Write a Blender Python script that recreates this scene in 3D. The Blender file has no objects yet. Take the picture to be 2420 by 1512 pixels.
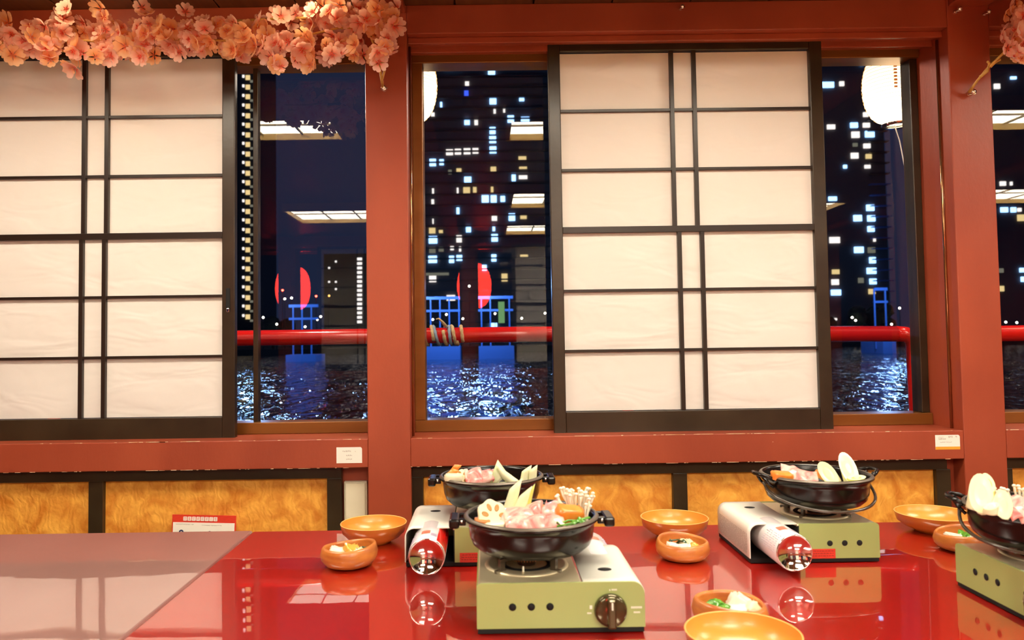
import bpy, bmesh, math, random
from mathutils import Vector, Matrix
random.seed(7)
PI = math.pi
S = bpy.context.scene
COL = S.collection

# ---------------------------------------------------------------- camera
F = 1800.0; CX = 1152.7; CY = 725.0            # pixels, in the 2420 x 1512 frame
EYE = Vector((0, 0, .945))
def basis(p, r, y):
    fwd = Vector((math.sin(y)*math.cos(p), math.cos(y)*math.cos(p), math.sin(p)))
    right = Vector((math.cos(y), -math.sin(y), 0)); up = right.cross(fwd)
    return math.cos(r)*right+math.sin(r)*up, -math.sin(r)*right+math.cos(r)*up, fwd
RT, UP, FW = basis(*[math.radians(a) for a in (2.3913, -.8023, .193)])
cam = bpy.data.cameras.new('camera'); co = bpy.data.objects.new('camera', cam); COL.objects.link(co)
m = Matrix((RT, UP, -FW)).transposed().to_4x4(); m.translation = EYE
co.matrix_world = m
cam.sensor_width = 36; cam.lens = F/2420*36; cam.sensor_fit = 'HORIZONTAL'
cam.shift_x = (1210-CX)/2420; cam.shift_y = (CY-756)/2420
cam.clip_start = .05; cam.clip_end = 2000
S.camera = co
cam.dof.use_dof = True; cam.dof.focus_distance = 2.9; cam.dof.aperture_fstop = 4.5
def ray(x, y): return FW+(x-CX)/F*RT-(y-CY)/F*UP
def atY(x, y, Y): d = ray(x, y); return EYE+d*(Y/d.y)
def atZ(x, y, z): d = ray(x, y); return EYE+d*((z-EYE.z)/d.z)

# ---------------------------------------------------------------- world, exposure
S.view_settings.view_transform = 'Standard'; S.view_settings.look = 'None'
S.view_settings.exposure = 0.0; S.view_settings.gamma = 1.0; S.view_settings.use_curve_mapping = False
w = bpy.data.worlds.new('night_sky'); S.world = w; w.use_nodes = True
bg = w.node_tree.nodes['Background']; bg.inputs[0].default_value = (.13, .19, .48, 1); bg.inputs[1].default_value = .09

LAMP_STRENGTH = 31.0
def point_light(name, loc, e, col=(1, .72, .42), r=.03):
    l = bpy.data.lights.new(name, 'POINT'); l.energy = e; l.color = col; l.shadow_soft_size = r
    o = bpy.data.objects.new(name, l); o.location = loc; COL.objects.link(o)
point_light('garland_light', (-.62, 2.60, 2.165), 1.9, r=.015); point_light('garland_light', (-1.45, 2.58, 2.165), 1.5, r=.015)  # first read off a hot spot in the blossoms, second added to brighten them
for X in (-2.6, -1.1, .75, 2.3, 4.4): point_light('rail_fill', (X, 3.62, 2.22), 44, (1, .85, .7), .06)  # unseen points added under the eave to brighten the red rail
# ---------------------------------------------------------------- materials
def nodes(mt):
    mt.use_nodes = True; nt = mt.node_tree; return nt, nt.nodes, nt.links
def mat(name, col, rough=.5, metal=0, coat=0, var=None, scale=6, stretch=(1, 1, 1), bump=0, bscale=40, spec=.5, detail=4, trans=0, bstretch=None, coords='Object', coat_rough=.03):
    mt = bpy.data.materials.new(name); nt, N, L = nodes(mt); b = N['Principled BSDF']
    b.inputs['Base Color'].default_value = (*col, 1); b.inputs['Roughness'].default_value = rough
    b.inputs['Metallic'].default_value = metal; b.inputs['Coat Weight'].default_value = coat
    b.inputs['Coat Roughness'].default_value = coat_rough; b.inputs['Specular IOR Level'].default_value = spec
    if var or bump:
        tc = N.new('ShaderNodeTexCoord')
    if var:
        mp = N.new('ShaderNodeMapping'); mp.inputs['Scale'].default_value = stretch
        nz = N.new('ShaderNodeTexNoise'); nz.inputs['Scale'].default_value = scale; nz.inputs['Detail'].default_value = detail
        rp = N.new('ShaderNodeValToRGB'); rp.color_ramp.elements[0].color = (*col, 1); rp.color_ramp.elements[1].color = (*var, 1)
        rp.color_ramp.elements[0].position = .35; rp.color_ramp.elements[1].position = .65
        L.new(tc.outputs[coords], mp.inputs[0]); L.new(mp.outputs[0], nz.inputs[0]); L.new(nz.outputs[0], rp.inputs[0]); L.new(rp.outputs[0], b.inputs['Base Color'])
    if bump:
        mp = N.new('ShaderNodeMapping'); mp.inputs['Scale'].default_value = bstretch or stretch
        nz = N.new('ShaderNodeTexNoise'); nz.inputs['Scale'].default_value = bscale; nz.inputs['Detail'].default_value = 3
        bp = N.new('ShaderNodeBump'); bp.inputs['Strength'].default_value = 1; bp.inputs['Distance'].default_value = bump
        L.new(tc.outputs[coords], mp.inputs[0]); L.new(mp.outputs[0], nz.inputs[0]); L.new(nz.outputs[0], bp.inputs['Height']); L.new(bp.outputs[0], b.inputs['Normal'])
        if coat: L.new(bp.outputs[0], b.inputs['Coat Normal'])
    return mt
def emit(name, col, s, sample=True):
    mt = bpy.data.materials.new(name); nt, N, L = nodes(mt); N.remove(N['Principled BSDF'])
    e = N.new('ShaderNodeEmission'); e.inputs[0].default_value = (*col, 1); e.inputs[1].default_value = s
    L.new(e.outputs[0], N['Material Output'].inputs[0])
    if not sample: mt.cycles.emission_sampling = 'NONE'
    return mt
M = {}
M['red'] = mat('red_painted_wood', (.29, .046, .018), .42, var=(.37, .066, .026), scale=3, stretch=(1, 1, .5), bump=.0006, bscale=60)
M['redworn'] = mat('worn_red_edge', (.85, .66, .45), .6, var=(.55, .22, .10), scale=30, stretch=(1, 1, 1))
M['brown'] = mat('brown_sash_metal', (.22, .075, .012), .3, metal=.35, var=(.27, .10, .02), scale=4, stretch=(.3, 1, 3))
M['track'] = mat('bronze_track', (.42, .20, .09), .16, metal=.9)
M['black'] = mat('black_brown_lacquer', (.022, .013, .006), .3, var=(.040, .025, .012), scale=5, bump=.0004, bscale=50)
M['lattice'] = mat('dark_lattice_lacquer', (.020, .011, .007), .33)
M['ceil'] = mat('ceiling_plank_wood', (.13, .045, .012), .45, var=(.09, .028, .008), scale=5, stretch=(6, .5, 1))
M['tatami'] = mat('tatami', (.30, .24, .10), .8, var=(.36, .29, .13), scale=40, stretch=(10, 1, 1))
M['steel'] = mat('steel', (.78, .72, .58), .42, metal=1, bump=.0002, bscale=30)
M['plate'] = mat('champagne_steel', (.82, .72, .48), .38, metal=.75)
M['chrome'] = mat('chrome', (.85, .82, .78), .06, metal=1)
M['trivet'] = mat('enamelled_trivet', (.06, .045, .03), .25, coat=.5)
M['green'] = mat('green_enamel', (.36, .44, .15), .35, coat=.4, var=(.34, .42, .14), scale=3, coat_rough=.2)
M['case'] = mat('silver_white_enamel', (.80, .79, .70), .34, metal=0, coat=.3, coat_rough=.2)
M['hole'] = mat('hole_black', (.004, .004, .004), .8)
M['iron'] = mat('black_iron_pot', (.006, .004, .003), .24, coat=.08, spec=.35, bump=.0003, bscale=30, coat_rough=.12)
M['iron_in'] = mat('grey_pot_rim', (.16, .13, .10), .35, metal=.5)
M['knob'] = mat('smoky_knob', (.10, .08, .035), .15, metal=.6, coat=.5)
M['print'] = mat('white_print', (.85, .85, .72), .5)
M['labelred'] = mat('red_label', (.72, .045, .02), .4, var=(.62, .04, .02), scale=60, stretch=(1, 1, 3))
M['labelink'] = mat('label_ink', (.25, .02, .01), .5)
M['ink'] = mat('dark_ink', (.06, .05, .07), .6)
M['greyink'] = mat('faded_ink', (.30, .26, .22), .6)
M['blueink'] = mat('navy_ink', (.01, .02, .09), .6)
M['white'] = mat('white_card', (.86, .82, .74), .5)
M['plastic'] = mat('ivory_plastic', (.74, .68, .50), .35)
M['orange'] = mat('orange_band', (.85, .36, .03), .5)
M['can'] = mat('white_can_print', (.82, .78, .78), .25, coat=.4)
M['canred'] = mat('red_can_print', (.75, .012, .008), .25, coat=.4)
M['canpink'] = mat('salmon_can_print', (.80, .22, .14), .3, coat=.3)
M['canlilac'] = mat('lilac_can_print', (.52, .42, .55), .3, coat=.3)
M['bowl'] = mat('orange_brown_bowl', (.55, .155, .02), .28, coat=.3, var=(.62, .19, .028), scale=5, coat_rough=.15)
M['bowl_in'] = mat('golden_bowl_inside', (.68, .27, .035), .32, coat=.3, var=(.74, .31, .05), scale=5, coat_rough=.2)
M['bowlrim'] = mat('bowl_rim', (.8, .42, .12), .4)
M['acacia'] = mat('acacia_wood', (.62, .22, .04), .35, coat=.25, var=(.42, .11, .018), scale=14, stretch=(1, 1, 3.5), detail=3, coat_rough=.2)
M['white_rad'] = mat('white_radish', (.85, .78, .62), .35, coat=.2)
M['cream'] = mat('creamy_pickle', (.80, .62, .36), .35, coat=.3, var=(.86, .70, .48), scale=30)
M['yellow'] = mat('orange_pickle', (.85, .38, .04), .3, coat=.4, var=(.80, .48, .10), scale=25)
M['darkgreen'] = mat('dark_greens', (.02, .06, .015), .3, coat=.4)
M['leaf'] = mat('bright_greens', (.12, .36, .02), .3, coat=.4, var=(.05, .20, .015), scale=60)
M['leek'] = mat('pale_leek', (.78, .76, .42), .35, coat=.3, var=(.84, .82, .58), scale=12, stretch=(1, 1, .3))
M['leekcut'] = mat('cut_leek_face', (.80, .80, .46), .35, coat=.3)
M['leekgreen'] = mat('green_leek', (.55, .62, .08), .35, coat=.3, var=(.72, .74, .25), scale=12, stretch=(1, 1, .3))
M['cabbage'] = mat('pale_cabbage', (.58, .68, .30), .4, coat=.3, var=(.80, .80, .52), scale=18)
M['lotus'] = mat('lotus_root', (.82, .72, .44), .4, coat=.2, var=(.86, .78, .55), scale=20)
M['lotushole'] = mat('lotus_hole_shade', (.42, .22, .06), .5)
M['carrot'] = mat('carrot', (.86, .20, .02), .35, coat=.4, var=(.88, .30, .04), scale=25)
M['enoki'] = mat('enoki', (.88, .80, .62), .35, coat=.2)
def pork():
    mt = mat('raw_pork', (.80, .28, .24), .35, coat=.4); nt, N, L = nodes(mt); b = N['Principled BSDF']
    tc = N.new('ShaderNodeTexCoord'); nz = N.new('ShaderNodeTexNoise'); nz.inputs['Scale'].default_value = 28; nz.inputs['Detail'].default_value = 5; nz.inputs['Distortion'].default_value = 1.2
    rp = N.new('ShaderNodeValToRGB'); e = rp.color_ramp.elements; e[0].color = (.72, .13, .12, 1); e[0].position = .33; e[1].color = (.86, .52, .44, 1); e[1].position = .6
    x = e.new(.46); x.color = (.82, .32, .28, 1)
    L.new(tc.outputs['Object'], nz.inputs[0]); L.new(nz.outputs[0], rp.inputs[0]); L.new(rp.outputs[0], b.inputs['Base Color']); return mt
M['pork'] = pork()
M['rope'] = mat('tan_rope', (.72, .52, .28), .8, var=(.55, .36, .16), scale=90)
M['bluecord'] = mat('blue_grey_cord', (.28, .38, .50), .7)
M['wire'] = mat('brown_wire', (.40, .20, .06), .5)
M['stem'] = mat('tan_stem', (.48, .25, .05), .6, var=(.62, .36, .08), scale=60)
M['rail'] = mat('bright_red_rail', (.70, .010, .006), .22, coat=.7, coat_rough=.1)
M['deck'] = mat('dark_deck', (.05, .03, .02), .6)
M['steelblue'] = mat('blue_painted_steel', (.10, .22, .62), .4)
M['tower'] = mat('night_tower_concrete', (.13, .12, .13), .8)
M['tower2'] = mat('dark_tower_glass', (.05, .055, .065), .5)
M['quay'] = mat('quay_stone', (.03, .03, .03), .9)
M['wb'] = emit('blue_lit_window', (.30, .55, 1), 3.2, False)
M['wbd'] = emit('deep_blue_lit_window', (.05, .12, 1), 1.2, False)
M['ww'] = emit('white_lit_window', (.95, .85, .80), 1.4, False)
M['wy'] = emit('warm_lit_window', (1, .72, .32), .9, False)
M['wg'] = emit('dim_lit_window', (.75, .72, .55), .22, False)
M['bulb'] = emit('street_light_bulb', (1, .9, .75), 12, False)
M['amber'] = emit('amber_light_bulb', (1, .45, .1), 5, False)
M['greensign'] = emit('green_lit_sign', (.30, .62, .25), .55, False)
M['diff'] = emit('lamp_diffuser', (1, .90, .73), LAMP_STRENGTH)
M['lampframe'] = mat('lamp_frame', (.55, .33, .08), .4)
M['lampedge'] = mat('lamp_divider', (.35, .24, .09), .4)
M['redlamp'] = emit('red_lantern_paper', (1, .035, .02), 38)
M['blackcap'] = mat('lantern_cap', (.02, .015, .012), .5)

def paper_mat():
    mt = bpy.data.materials.new('shoji_paper'); nt, N, L = nodes(mt); b = N['Principled BSDF']
    b.inputs['Base Color'].default_value = (.83, .79, .73, 1); b.inputs['Roughness'].default_value = .75; b.inputs['Specular IOR Level'].default_value = .2
    tc = N.new('ShaderNodeTexCoord'); mp = N.new('ShaderNodeMapping'); mp.inputs['Scale'].default_value = (1.3, 1, 3.2); mp.inputs['Rotation'].default_value = (0, .5, 0)
    nz = N.new('ShaderNodeTexNoise'); nz.inputs['Scale'].default_value = 3.2; nz.inputs['Detail'].default_value = 2; nz.inputs['Distortion'].default_value = .6
    bp = N.new('ShaderNodeBump'); bp.inputs['Distance'].default_value = .013; bp.inputs['Strength'].default_value = .8
    L.new(tc.outputs['Object'], mp.inputs[0]); L.new(mp.outputs[0], nz.inputs[0]); L.new(nz.outputs[0], bp.inputs['Height']); L.new(bp.outputs[0], b.inputs['Normal'])
    tr = N.new('ShaderNodeBsdfTranslucent'); tr.inputs[0].default_value = (.8, .7, .6, 1); mx = N.new('ShaderNodeMixShader'); mx.inputs[0].default_value = .12
    L.new(b.outputs[0], mx.inputs[1]); L.new(tr.outputs[0], mx.inputs[2]); L.new(mx.outputs[0], N['Material Output'].inputs[0])
    return mt
M['paper'] = paper_mat()
def glass_mat():
    mt = bpy.data.materials.new('window_glass'); nt, N, L = nodes(mt); N.remove(N['Principled BSDF'])
    t = N.new('ShaderNodeBsdfTransparent'); t.inputs[0].default_value = (.93, .96, .96, 1)
    g = N.new('ShaderNodeBsdfGlossy'); g.inputs['Roughness'].default_value = .0
    f = N.new('ShaderNodeFresnel'); f.inputs[0].default_value = 1.62; mx = N.new('ShaderNodeMixShader')
    L.new(f.outputs[0], mx.inputs[0]); L.new(t.outputs[0], mx.inputs[1]); L.new(g.outputs[0], mx.inputs[2]); L.new(mx.outputs[0], N['Material Output'].inputs[0])
    return mt
M['glass'] = glass_mat()
def gold_mat():
    mt = mat('gold_brushed_panel', (.66, .24, .03), .45); nt, N, L = nodes(mt); b = N['Principled BSDF']
    tc = N.new('ShaderNodeTexCoord'); nz = N.new('ShaderNodeTexNoise'); nz.inputs['Scale'].default_value = 12; nz.inputs['Detail'].default_value = 7; nz.inputs['Distortion'].default_value = 1.1
    rp = N.new('ShaderNodeValToRGB'); e = rp.color_ramp.elements; e[0].color = (.60, .20, .018, 1); e[0].position = .35; e[1].color = (.90, .44, .07, 1); e[1].position = .68
    wv = N.new('ShaderNodeTexWave'); wv.inputs['Scale'].default_value = 14; wv.inputs['Distortion'].default_value = 14; wv.inputs['Detail'].default_value = 3; wv.inputs['Detail Scale'].default_value = 1.2
    bp = N.new('ShaderNodeBump'); bp.inputs['Distance'].default_value = .0012; bp.inputs['Strength'].default_value = .6
    L.new(tc.outputs['Object'], nz.inputs[0]); L.new(nz.outputs[0], rp.inputs[0]); L.new(rp.outputs[0], b.inputs['Base Color'])
    L.new(tc.outputs['Object'], wv.inputs[0]); L.new(wv.outputs[1], bp.inputs['Height']); L.new(bp.outputs[0], b.inputs['Normal']); return mt
M['gold'] = gold_mat()
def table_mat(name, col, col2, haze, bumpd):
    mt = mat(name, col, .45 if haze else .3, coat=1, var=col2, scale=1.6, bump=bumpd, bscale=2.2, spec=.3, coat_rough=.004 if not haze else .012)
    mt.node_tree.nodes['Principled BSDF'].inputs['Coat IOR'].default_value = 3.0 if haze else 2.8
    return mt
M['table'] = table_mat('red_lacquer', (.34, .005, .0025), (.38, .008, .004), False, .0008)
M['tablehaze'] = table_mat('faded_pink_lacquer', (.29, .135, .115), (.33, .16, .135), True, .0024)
def water_mat():
    mt = bpy.data.materials.new('night_water'); nt, N, L = nodes(mt); b = N['Principled BSDF']
    b.inputs['Base Color'].default_value = (.004, .008, .02, 1); b.inputs['Roughness'].default_value = .03; b.inputs['IOR'].default_value = 1.6
    tc = N.new('ShaderNodeTexCoord'); mp = N.new('ShaderNodeMapping'); mp.inputs['Scale'].default_value = (1.3, .42, 1)
    n1 = N.new('ShaderNodeTexNoise'); n1.inputs['Scale'].default_value = .9; n1.inputs['Detail'].default_value = 3; n1.inputs['Roughness'].default_value = .5; n1.inputs['Distortion'].default_value = .8
    bp = N.new('ShaderNodeBump'); bp.inputs['Distance'].default_value = .38; bp.inputs['Strength'].default_value = 1
    L.new(tc.outputs['Object'], mp.inputs[0]); L.new(mp.outputs[0], n1.inputs[0]); L.new(n1.outputs[0], bp.inputs['Height']); L.new(bp.outputs[0], b.inputs['Normal'])
    return mt
M['water'] = water_mat()
def petal_mat(name, edge, mid, core):
    mt = bpy.data.materials.new(name); nt, N, L = nodes(mt); b = N['Principled BSDF']; b.inputs['Roughness'].default_value = .6
    tc = N.new('ShaderNodeTexCoord'); vm = N.new('ShaderNodeVectorMath'); vm.operation = 'LENGTH'
    rp = N.new('ShaderNodeValToRGB'); e = rp.color_ramp.elements; e[0].color = (*core, 1); e[0].position = .0; e[1].color = (*edge, 1); e[1].position = .72
    x = e.new(.15); x.color = (*core, 1); y = e.new(.34); y.color = (*mid, 1)
    mu = N.new('ShaderNodeMath'); mu.operation = 'MULTIPLY'; mu.inputs[1].default_value = 24
    L.new(tc.outputs['Object'], vm.inputs[0]); L.new(vm.outputs['Value'], mu.inputs[0]); L.new(mu.outputs[0], rp.inputs[0]); L.new(rp.outputs[0], b.inputs['Base Color'])
    tr = N.new('ShaderNodeBsdfTranslucent'); mx = N.new('ShaderNodeMixShader'); mx.inputs[0].default_value = .5
    L.new(rp.outputs[0], tr.inputs[0]); L.new(b.outputs[0], mx.inputs[1]); L.new(tr.outputs[0], mx.inputs[2]); L.new(mx.outputs[0], N['Material Output'].inputs[0])
    return mt
M['petal'] = petal_mat('pink_petal', (.95, .62, .50), (.95, .44, .32), (.88, .10, .06))
M['petal2'] = petal_mat('peach_petal', (.95, .58, .32), (.93, .42, .17), (.85, .20, .08))
def lantern_mat():
    mt = bpy.data.materials.new('white_lantern_paper'); nt, N, L = nodes(mt); N.remove(N['Principled BSDF'])
    tc = N.new('ShaderNodeTexCoord'); e = N.new('ShaderNodeEmission'); e.inputs[0].default_value = (1, .74, .42, 1)
    sp = N.new('ShaderNodeSeparateXYZ'); mr = N.new('ShaderNodeMapRange')
    mr.inputs['From Min'].default_value = -.17; mr.inputs['From Max'].default_value = .17; mr.inputs['To Min'].default_value = 9.0; mr.inputs['To Max'].default_value = .7
    L.new(tc.outputs['Object'], sp.inputs[0]); L.new(sp.outputs[2], mr.inputs[0]); L.new(mr.outputs[0], e.inputs[1]); L.new(e.outputs[0], N['Material Output'].inputs[0])
    return mt
M['lantern'] = lantern_mat()
M['lanrib'] = mat('lantern_rib', (.75, .42, .12), .6)

# ---------------------------------------------------------------- mesh helpers
def box(bm, lo, hi, bev=0, mi=0):
    lo = Vector(lo); hi = Vector(hi); c = (lo+hi)/2; s = hi-lo
    r = bmesh.ops.create_cube(bm, size=1, matrix=Matrix.Translation(c) @ Matrix.Diagonal((*s, 1)))
    vs = r['verts']; fs = {f for v in vs for f in v.link_faces}
    for f in fs: f.material_index = mi
    if bev:
        es = list({e for v in vs for e in v.link_edges})
        q = bmesh.ops.bevel(bm, geom=es, offset=bev, segments=2, profile=.5, affect='EDGES')
        for f in q['faces']: f.material_index = mi
def tube(bm, pts, r, n=8, mi=0, closed=False):
    pts = [Vector(p) for p in pts]; rings = []
    N = len(pts); up = Vector((0, 0, 1))
    rad = r if isinstance(r, (list, tuple)) else [r]*N
    for i, p in enumerate(pts):
        a = pts[(i-1) % N] if (i > 0 or closed) else p; b = pts[(i+1) % N] if (i < N-1 or closed) else p
        t = (b-a).normalized(); u = up if abs(t.z) < .95 else Vector((1, 0, 0))
        s = t.cross(u).normalized(); v = s.cross(t)
        rings.append([bm.verts.new(p+rad[i]*(math.cos(k*2*PI/n)*s+math.sin(k*2*PI/n)*v)) for k in range(n)])
    for i in range(N if closed else N-1):
        A, B = rings[i], rings[(i+1) % N]
        for k in range(n):
            f = bm.faces.new((A[k], A[(k+1) % n], B[(k+1) % n], B[k])); f.material_index = mi; f.smooth = True
    if not closed:
        for R_ in (rings[0], rings[-1][::-1]):
            f = bm.faces.new(R_); f.material_index = mi
def lathe(bm, prof, n=48, mi=None, c=(0, 0, 0), axis='Z', wob=None):
    c = Vector(c); rings = []
    for r, z in prof:
        if r < 1e-6:
            p = Vector((0, 0, z)); rings.append([p])
        else:
            rings.append([Vector((r*math.cos(k*2*PI/n), r*math.sin(k*2*PI/n), z)) for k in range(n)])
    vr = []
    for i, R_ in enumerate(rings):
        row = []
        for p in R_:
            if wob: p = wob(p)
            if axis == 'Y': p = Vector((p.x, -p.z, p.y))
            row.append(bm.verts.new(c+p))
        vr.append(row)
    for i in range(len(vr)-1):
        A, B = vr[i], vr[i+1]; q = (mi[i] if mi else 0)
        for k in range(n):
            k2 = (k+1) % n
            if len(A) == 1 and len(B) == 1: continue
            if len(A) == 1: f = bm.faces.new((A[0], B[k2], B[k]))
            elif len(B) == 1: f = bm.faces.new((A[k], A[k2], B[0]))
            else: f = bm.faces.new((A[k], A[k2], B[k2], B[k]))
            f.material_index = q; f.smooth = True
def obj(name, bm, mats, parent=None, loc=None, rot=None, smooth=False, recalc=True, **tags):
    if recalc: bmesh.ops.recalc_face_normals(bm, faces=bm.faces)
    me = bpy.data.meshes.new(name); bm.to_mesh(me); bm.free()
    for k in (mats if isinstance(mats, (list, tuple)) else [mats]): me.materials.append(M[k] if isinstance(k, str) else k)
    if smooth:
        for p in me.polygons: p.use_smooth = True
    o = bpy.data.objects.new(name, me); COL.objects.link(o)
    if parent: o.parent = parent
    if loc is not None: o.location = loc
    if rot is not None: o.rotation_euler = rot
    for k, v in tags.items(): o[k] = v
    return o
def mk(): return bmesh.new()
def bx(name, lo, hi, mats, parent=None, bev=0, **t):
    bm = mk(); box(bm, lo, hi, bev); return obj(name, bm, mats, parent, **t)
def empty(name, loc=(0, 0, 0), rz=0, **t):
    o = bpy.data.objects.new(name, None); COL.objects.link(o); o.location = loc; o.rotation_euler = (0, 0, rz); o.empty_display_size = .05
    for k, v in t.items(): o[k] = v
    return o
def tag(o, label, cat, group=None):
    o['label'] = label; o['category'] = cat
    if group: o['group'] = group
    return o
def dup(root, loc=None, rz=None, **t):
    def cp(o, par):
        c = o.copy(); COL.objects.link(c)
        if par: c.parent = par
        for ch in list(o.children): cp(ch, c)
        return c
    r = cp(root, None)
    if loc is not None: r.location = loc
    if rz is not None: r.rotation_euler = (0, 0, rz)
    for k, v in t.items(): r[k] = v
    return r

# ---------------------------------------------------------------- room shell
PX = [-4.821, -2.593, -.365, 1.862, 4.09, 6.318]     # pillar centres
TT = .36                                                # table top height
CEIL = 2.222
fl = bx('floor', (-4.9, -3.35, -.05), (6.4, 3.2, 0), 'tatami', kind='structure')
ce = empty('ceiling', (0, 0, CEIL), kind='structure')
bx('ceiling_board', (-4.95, -3.4, .012), (6.45, 3.25, .03), 'ceil', ce)
x = -4.9; i = 0
while x < 6.3:
    bx('plank', (x+.003, -3.35, 0), (x+.297, 3.2, .012), 'ceil', ce, bev=.002); x += .30
for p in PX[1:5]:
    bx('beam', (p-.075, -3.04, -.032), (p+.075, 2.86, 0), 'red', ce, bev=.004)
bx('wall_left', (-4.95, -3.35, 0), (-4.9, 3.2, CEIL), 'red', kind='structure')
bx('wall_right', (6.4, -3.35, 0), (6.45, 3.2, CEIL), 'red', kind='structure')

PXF = [p+.16 for p in PX]
def wall(name, sgn, y0, full, PX=PX):
    """bays of one long side; sgn=+1 faces -Y at y0 (front of the pillars)"""
    W = empty(name, (0, 0, 0), kind='structure')
    def B(n, x0, d0, z0, x1, d1, z1, mt, bev=0, par=W, **t):
        ya, yb = y0+sgn*d0, y0+sgn*d1
        return bx(n, (x0, min(ya, yb), z0), (x1, max(ya, yb), z1), mt, par, bev, **t)
    for p in PX: B('pillar', p-.08, 0, 0, p+.08, .30, CEIL, 'red', .004)
    for a, b in zip(PX[:-1], PX[1:]):
        x0, x1 = a+.08, b-.08
        B('header_beam', x0, 0, 2.11, x1, .34, CEIL, 'red', .003)
        B('upper_track', x0, .05, 2.098, x1, .28, 2.11, 'red', .002)
        if full: B('track_lip', x0, .035, 2.085, x1, .05, 2.11, 'red', .003); B('track_lip', x0, .10, 2.075, x1, .108, 2.11, 'red', .002)
        B('sill_beam', x0, 0, .472, x1, .34, .578, 'red', .003)
        B('dado_board', x0, .07, .0, x1, .34, .472, 'red')
        if full:
            B('dado_rail', x0, .035, .428, x1-(.105 if b == PX[2] else .045), .07, .472, 'black', .002)
            B('dado_rail', x0, .035, 0, x1-.045, .07, .09, 'black', .002)
            m_ = x0+ (x1-x0)*.4795
            st = [x0+.015, m_+.02, x1-.06]
            if b == PX[2]: st = [x0+.03, -1.475, -.578]
            for s_ in st: B('dado_stile', s_-.027, .035, .09, s_+.027, .07, .428, 'black', .002)
            for q in (0, 1): B('gold_panel', st[q]+.027, .055, .09, st[q+1]-.027, .069, .428, 'gold', .002)
    return W
WB = wall('wall_back', 1, 2.86, True)
WF = wall('wall_front', -1, -3.05, False, PXF)

def window(n, a, b, y, open_left=None, visible=True):
    """brown sash frame and panes between pillars a and b; y = glass plane"""
    x0, x1 = a+.08, b-.08
    Wn = empty('window_%d' % n, (0, y, 0), kind='structure')
    bx('window_frame', (x0, -.05, 2.066), (x1, .05, 2.11), 'brown', Wn, .003)
    bx('window_frame', (x0, -.05, .578), (x1, .05, .624), 'brown', Wn, .003)
    bx('window_frame', (x0, -.05, .624), (x0+.042, .04, 2.066), 'brown', Wn, .003)
    bx('window_frame', (x1-.032, -.03, .624), (x1, .04, 2.066), 'black', Wn, .003)
    lo = x0+.042 if open_left is None else open_left
    if open_left is not None:
        bx('sash_stile', (lo-.014, -.018, .624), (lo+.006, .02, 2.066), 'black', Wn, .002)
    mid = (x0+x1)/2
    for p0, p1 in (((lo, mid-.02), (mid-.02, x1-.032)) if open_left is None else ((lo+.006, x1-.032),)):
        bm = mk(); bmesh.ops.create_grid(bm, x_segments=1, y_segments=1, size=.5, matrix=Matrix.Translation(((p0+p1)/2, 0, 1.345)) @ Matrix.Rotation(PI/2, 4, 'X') @ Matrix.Diagonal((p1-p0, 1.442, 1, 1)))
        obj('glass_pane', bm, 'glass', Wn, recalc=False)
    if open_left is None: bx('sash_stile', (mid-.035, -.02, .624), (mid-.005, .02, 2.066), 'black', Wn, .002)
for k_, (xs, z1) in enumerate(((PX[2]+.084, 2.085), (PX[3]-.084, 2.085), (PX[1]+.084, 2.085), (PX[2]-.084, 2.085), (PX[3]+.084, 2.085))):
    bm = mk(); tube(bm, [(xs, 2.925, .578), (xs, 2.925, z1)], .0055, 10); obj('jamb_track', bm, 'track', WB)
q = random.Random(21)
for x0, x1 in ((PX[1]+.08, PX[2]-.08), (PX[2]+.08, PX[3]-.08), (PX[3]+.08, PX[4]-.08)):
    bm = mk(); x = x0
    while x < x1-.03:
        L_ = q.choice((.004, .006, .01, .02, .045)); 
        if q.random() < .55: box(bm, (x, 2.8592, .4715), (x+L_, 2.8604, .4715+q.uniform(.001, .0022)))
        if q.random() < .35: box(bm, (x, 2.8590, .5765), (x+L_*1.6, 2.8606, .5785))
        if q.random() < .03: z = q.uniform(.49, .56); box(bm, (x, 2.8594, z), (x+.003, 2.8602, z+.0012))
        x += L_+q.uniform(.003, .03)
    obj('chipped_paint', bm, 'redworn', WB, kind='stuff')
window(1, PX[1], PX[2], 3.10, open_left=-.925)
window(2, PX[2], PX[3], 3.10)
window(3, PX[3], PX[4], 3.10)
window(4, PX[0], PX[1], 3.10)
window(5, PX[4], PX[5], 3.10)
for k in range(5): window(6+k, PXF[k], PXF[k+1], -3.29)

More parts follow.
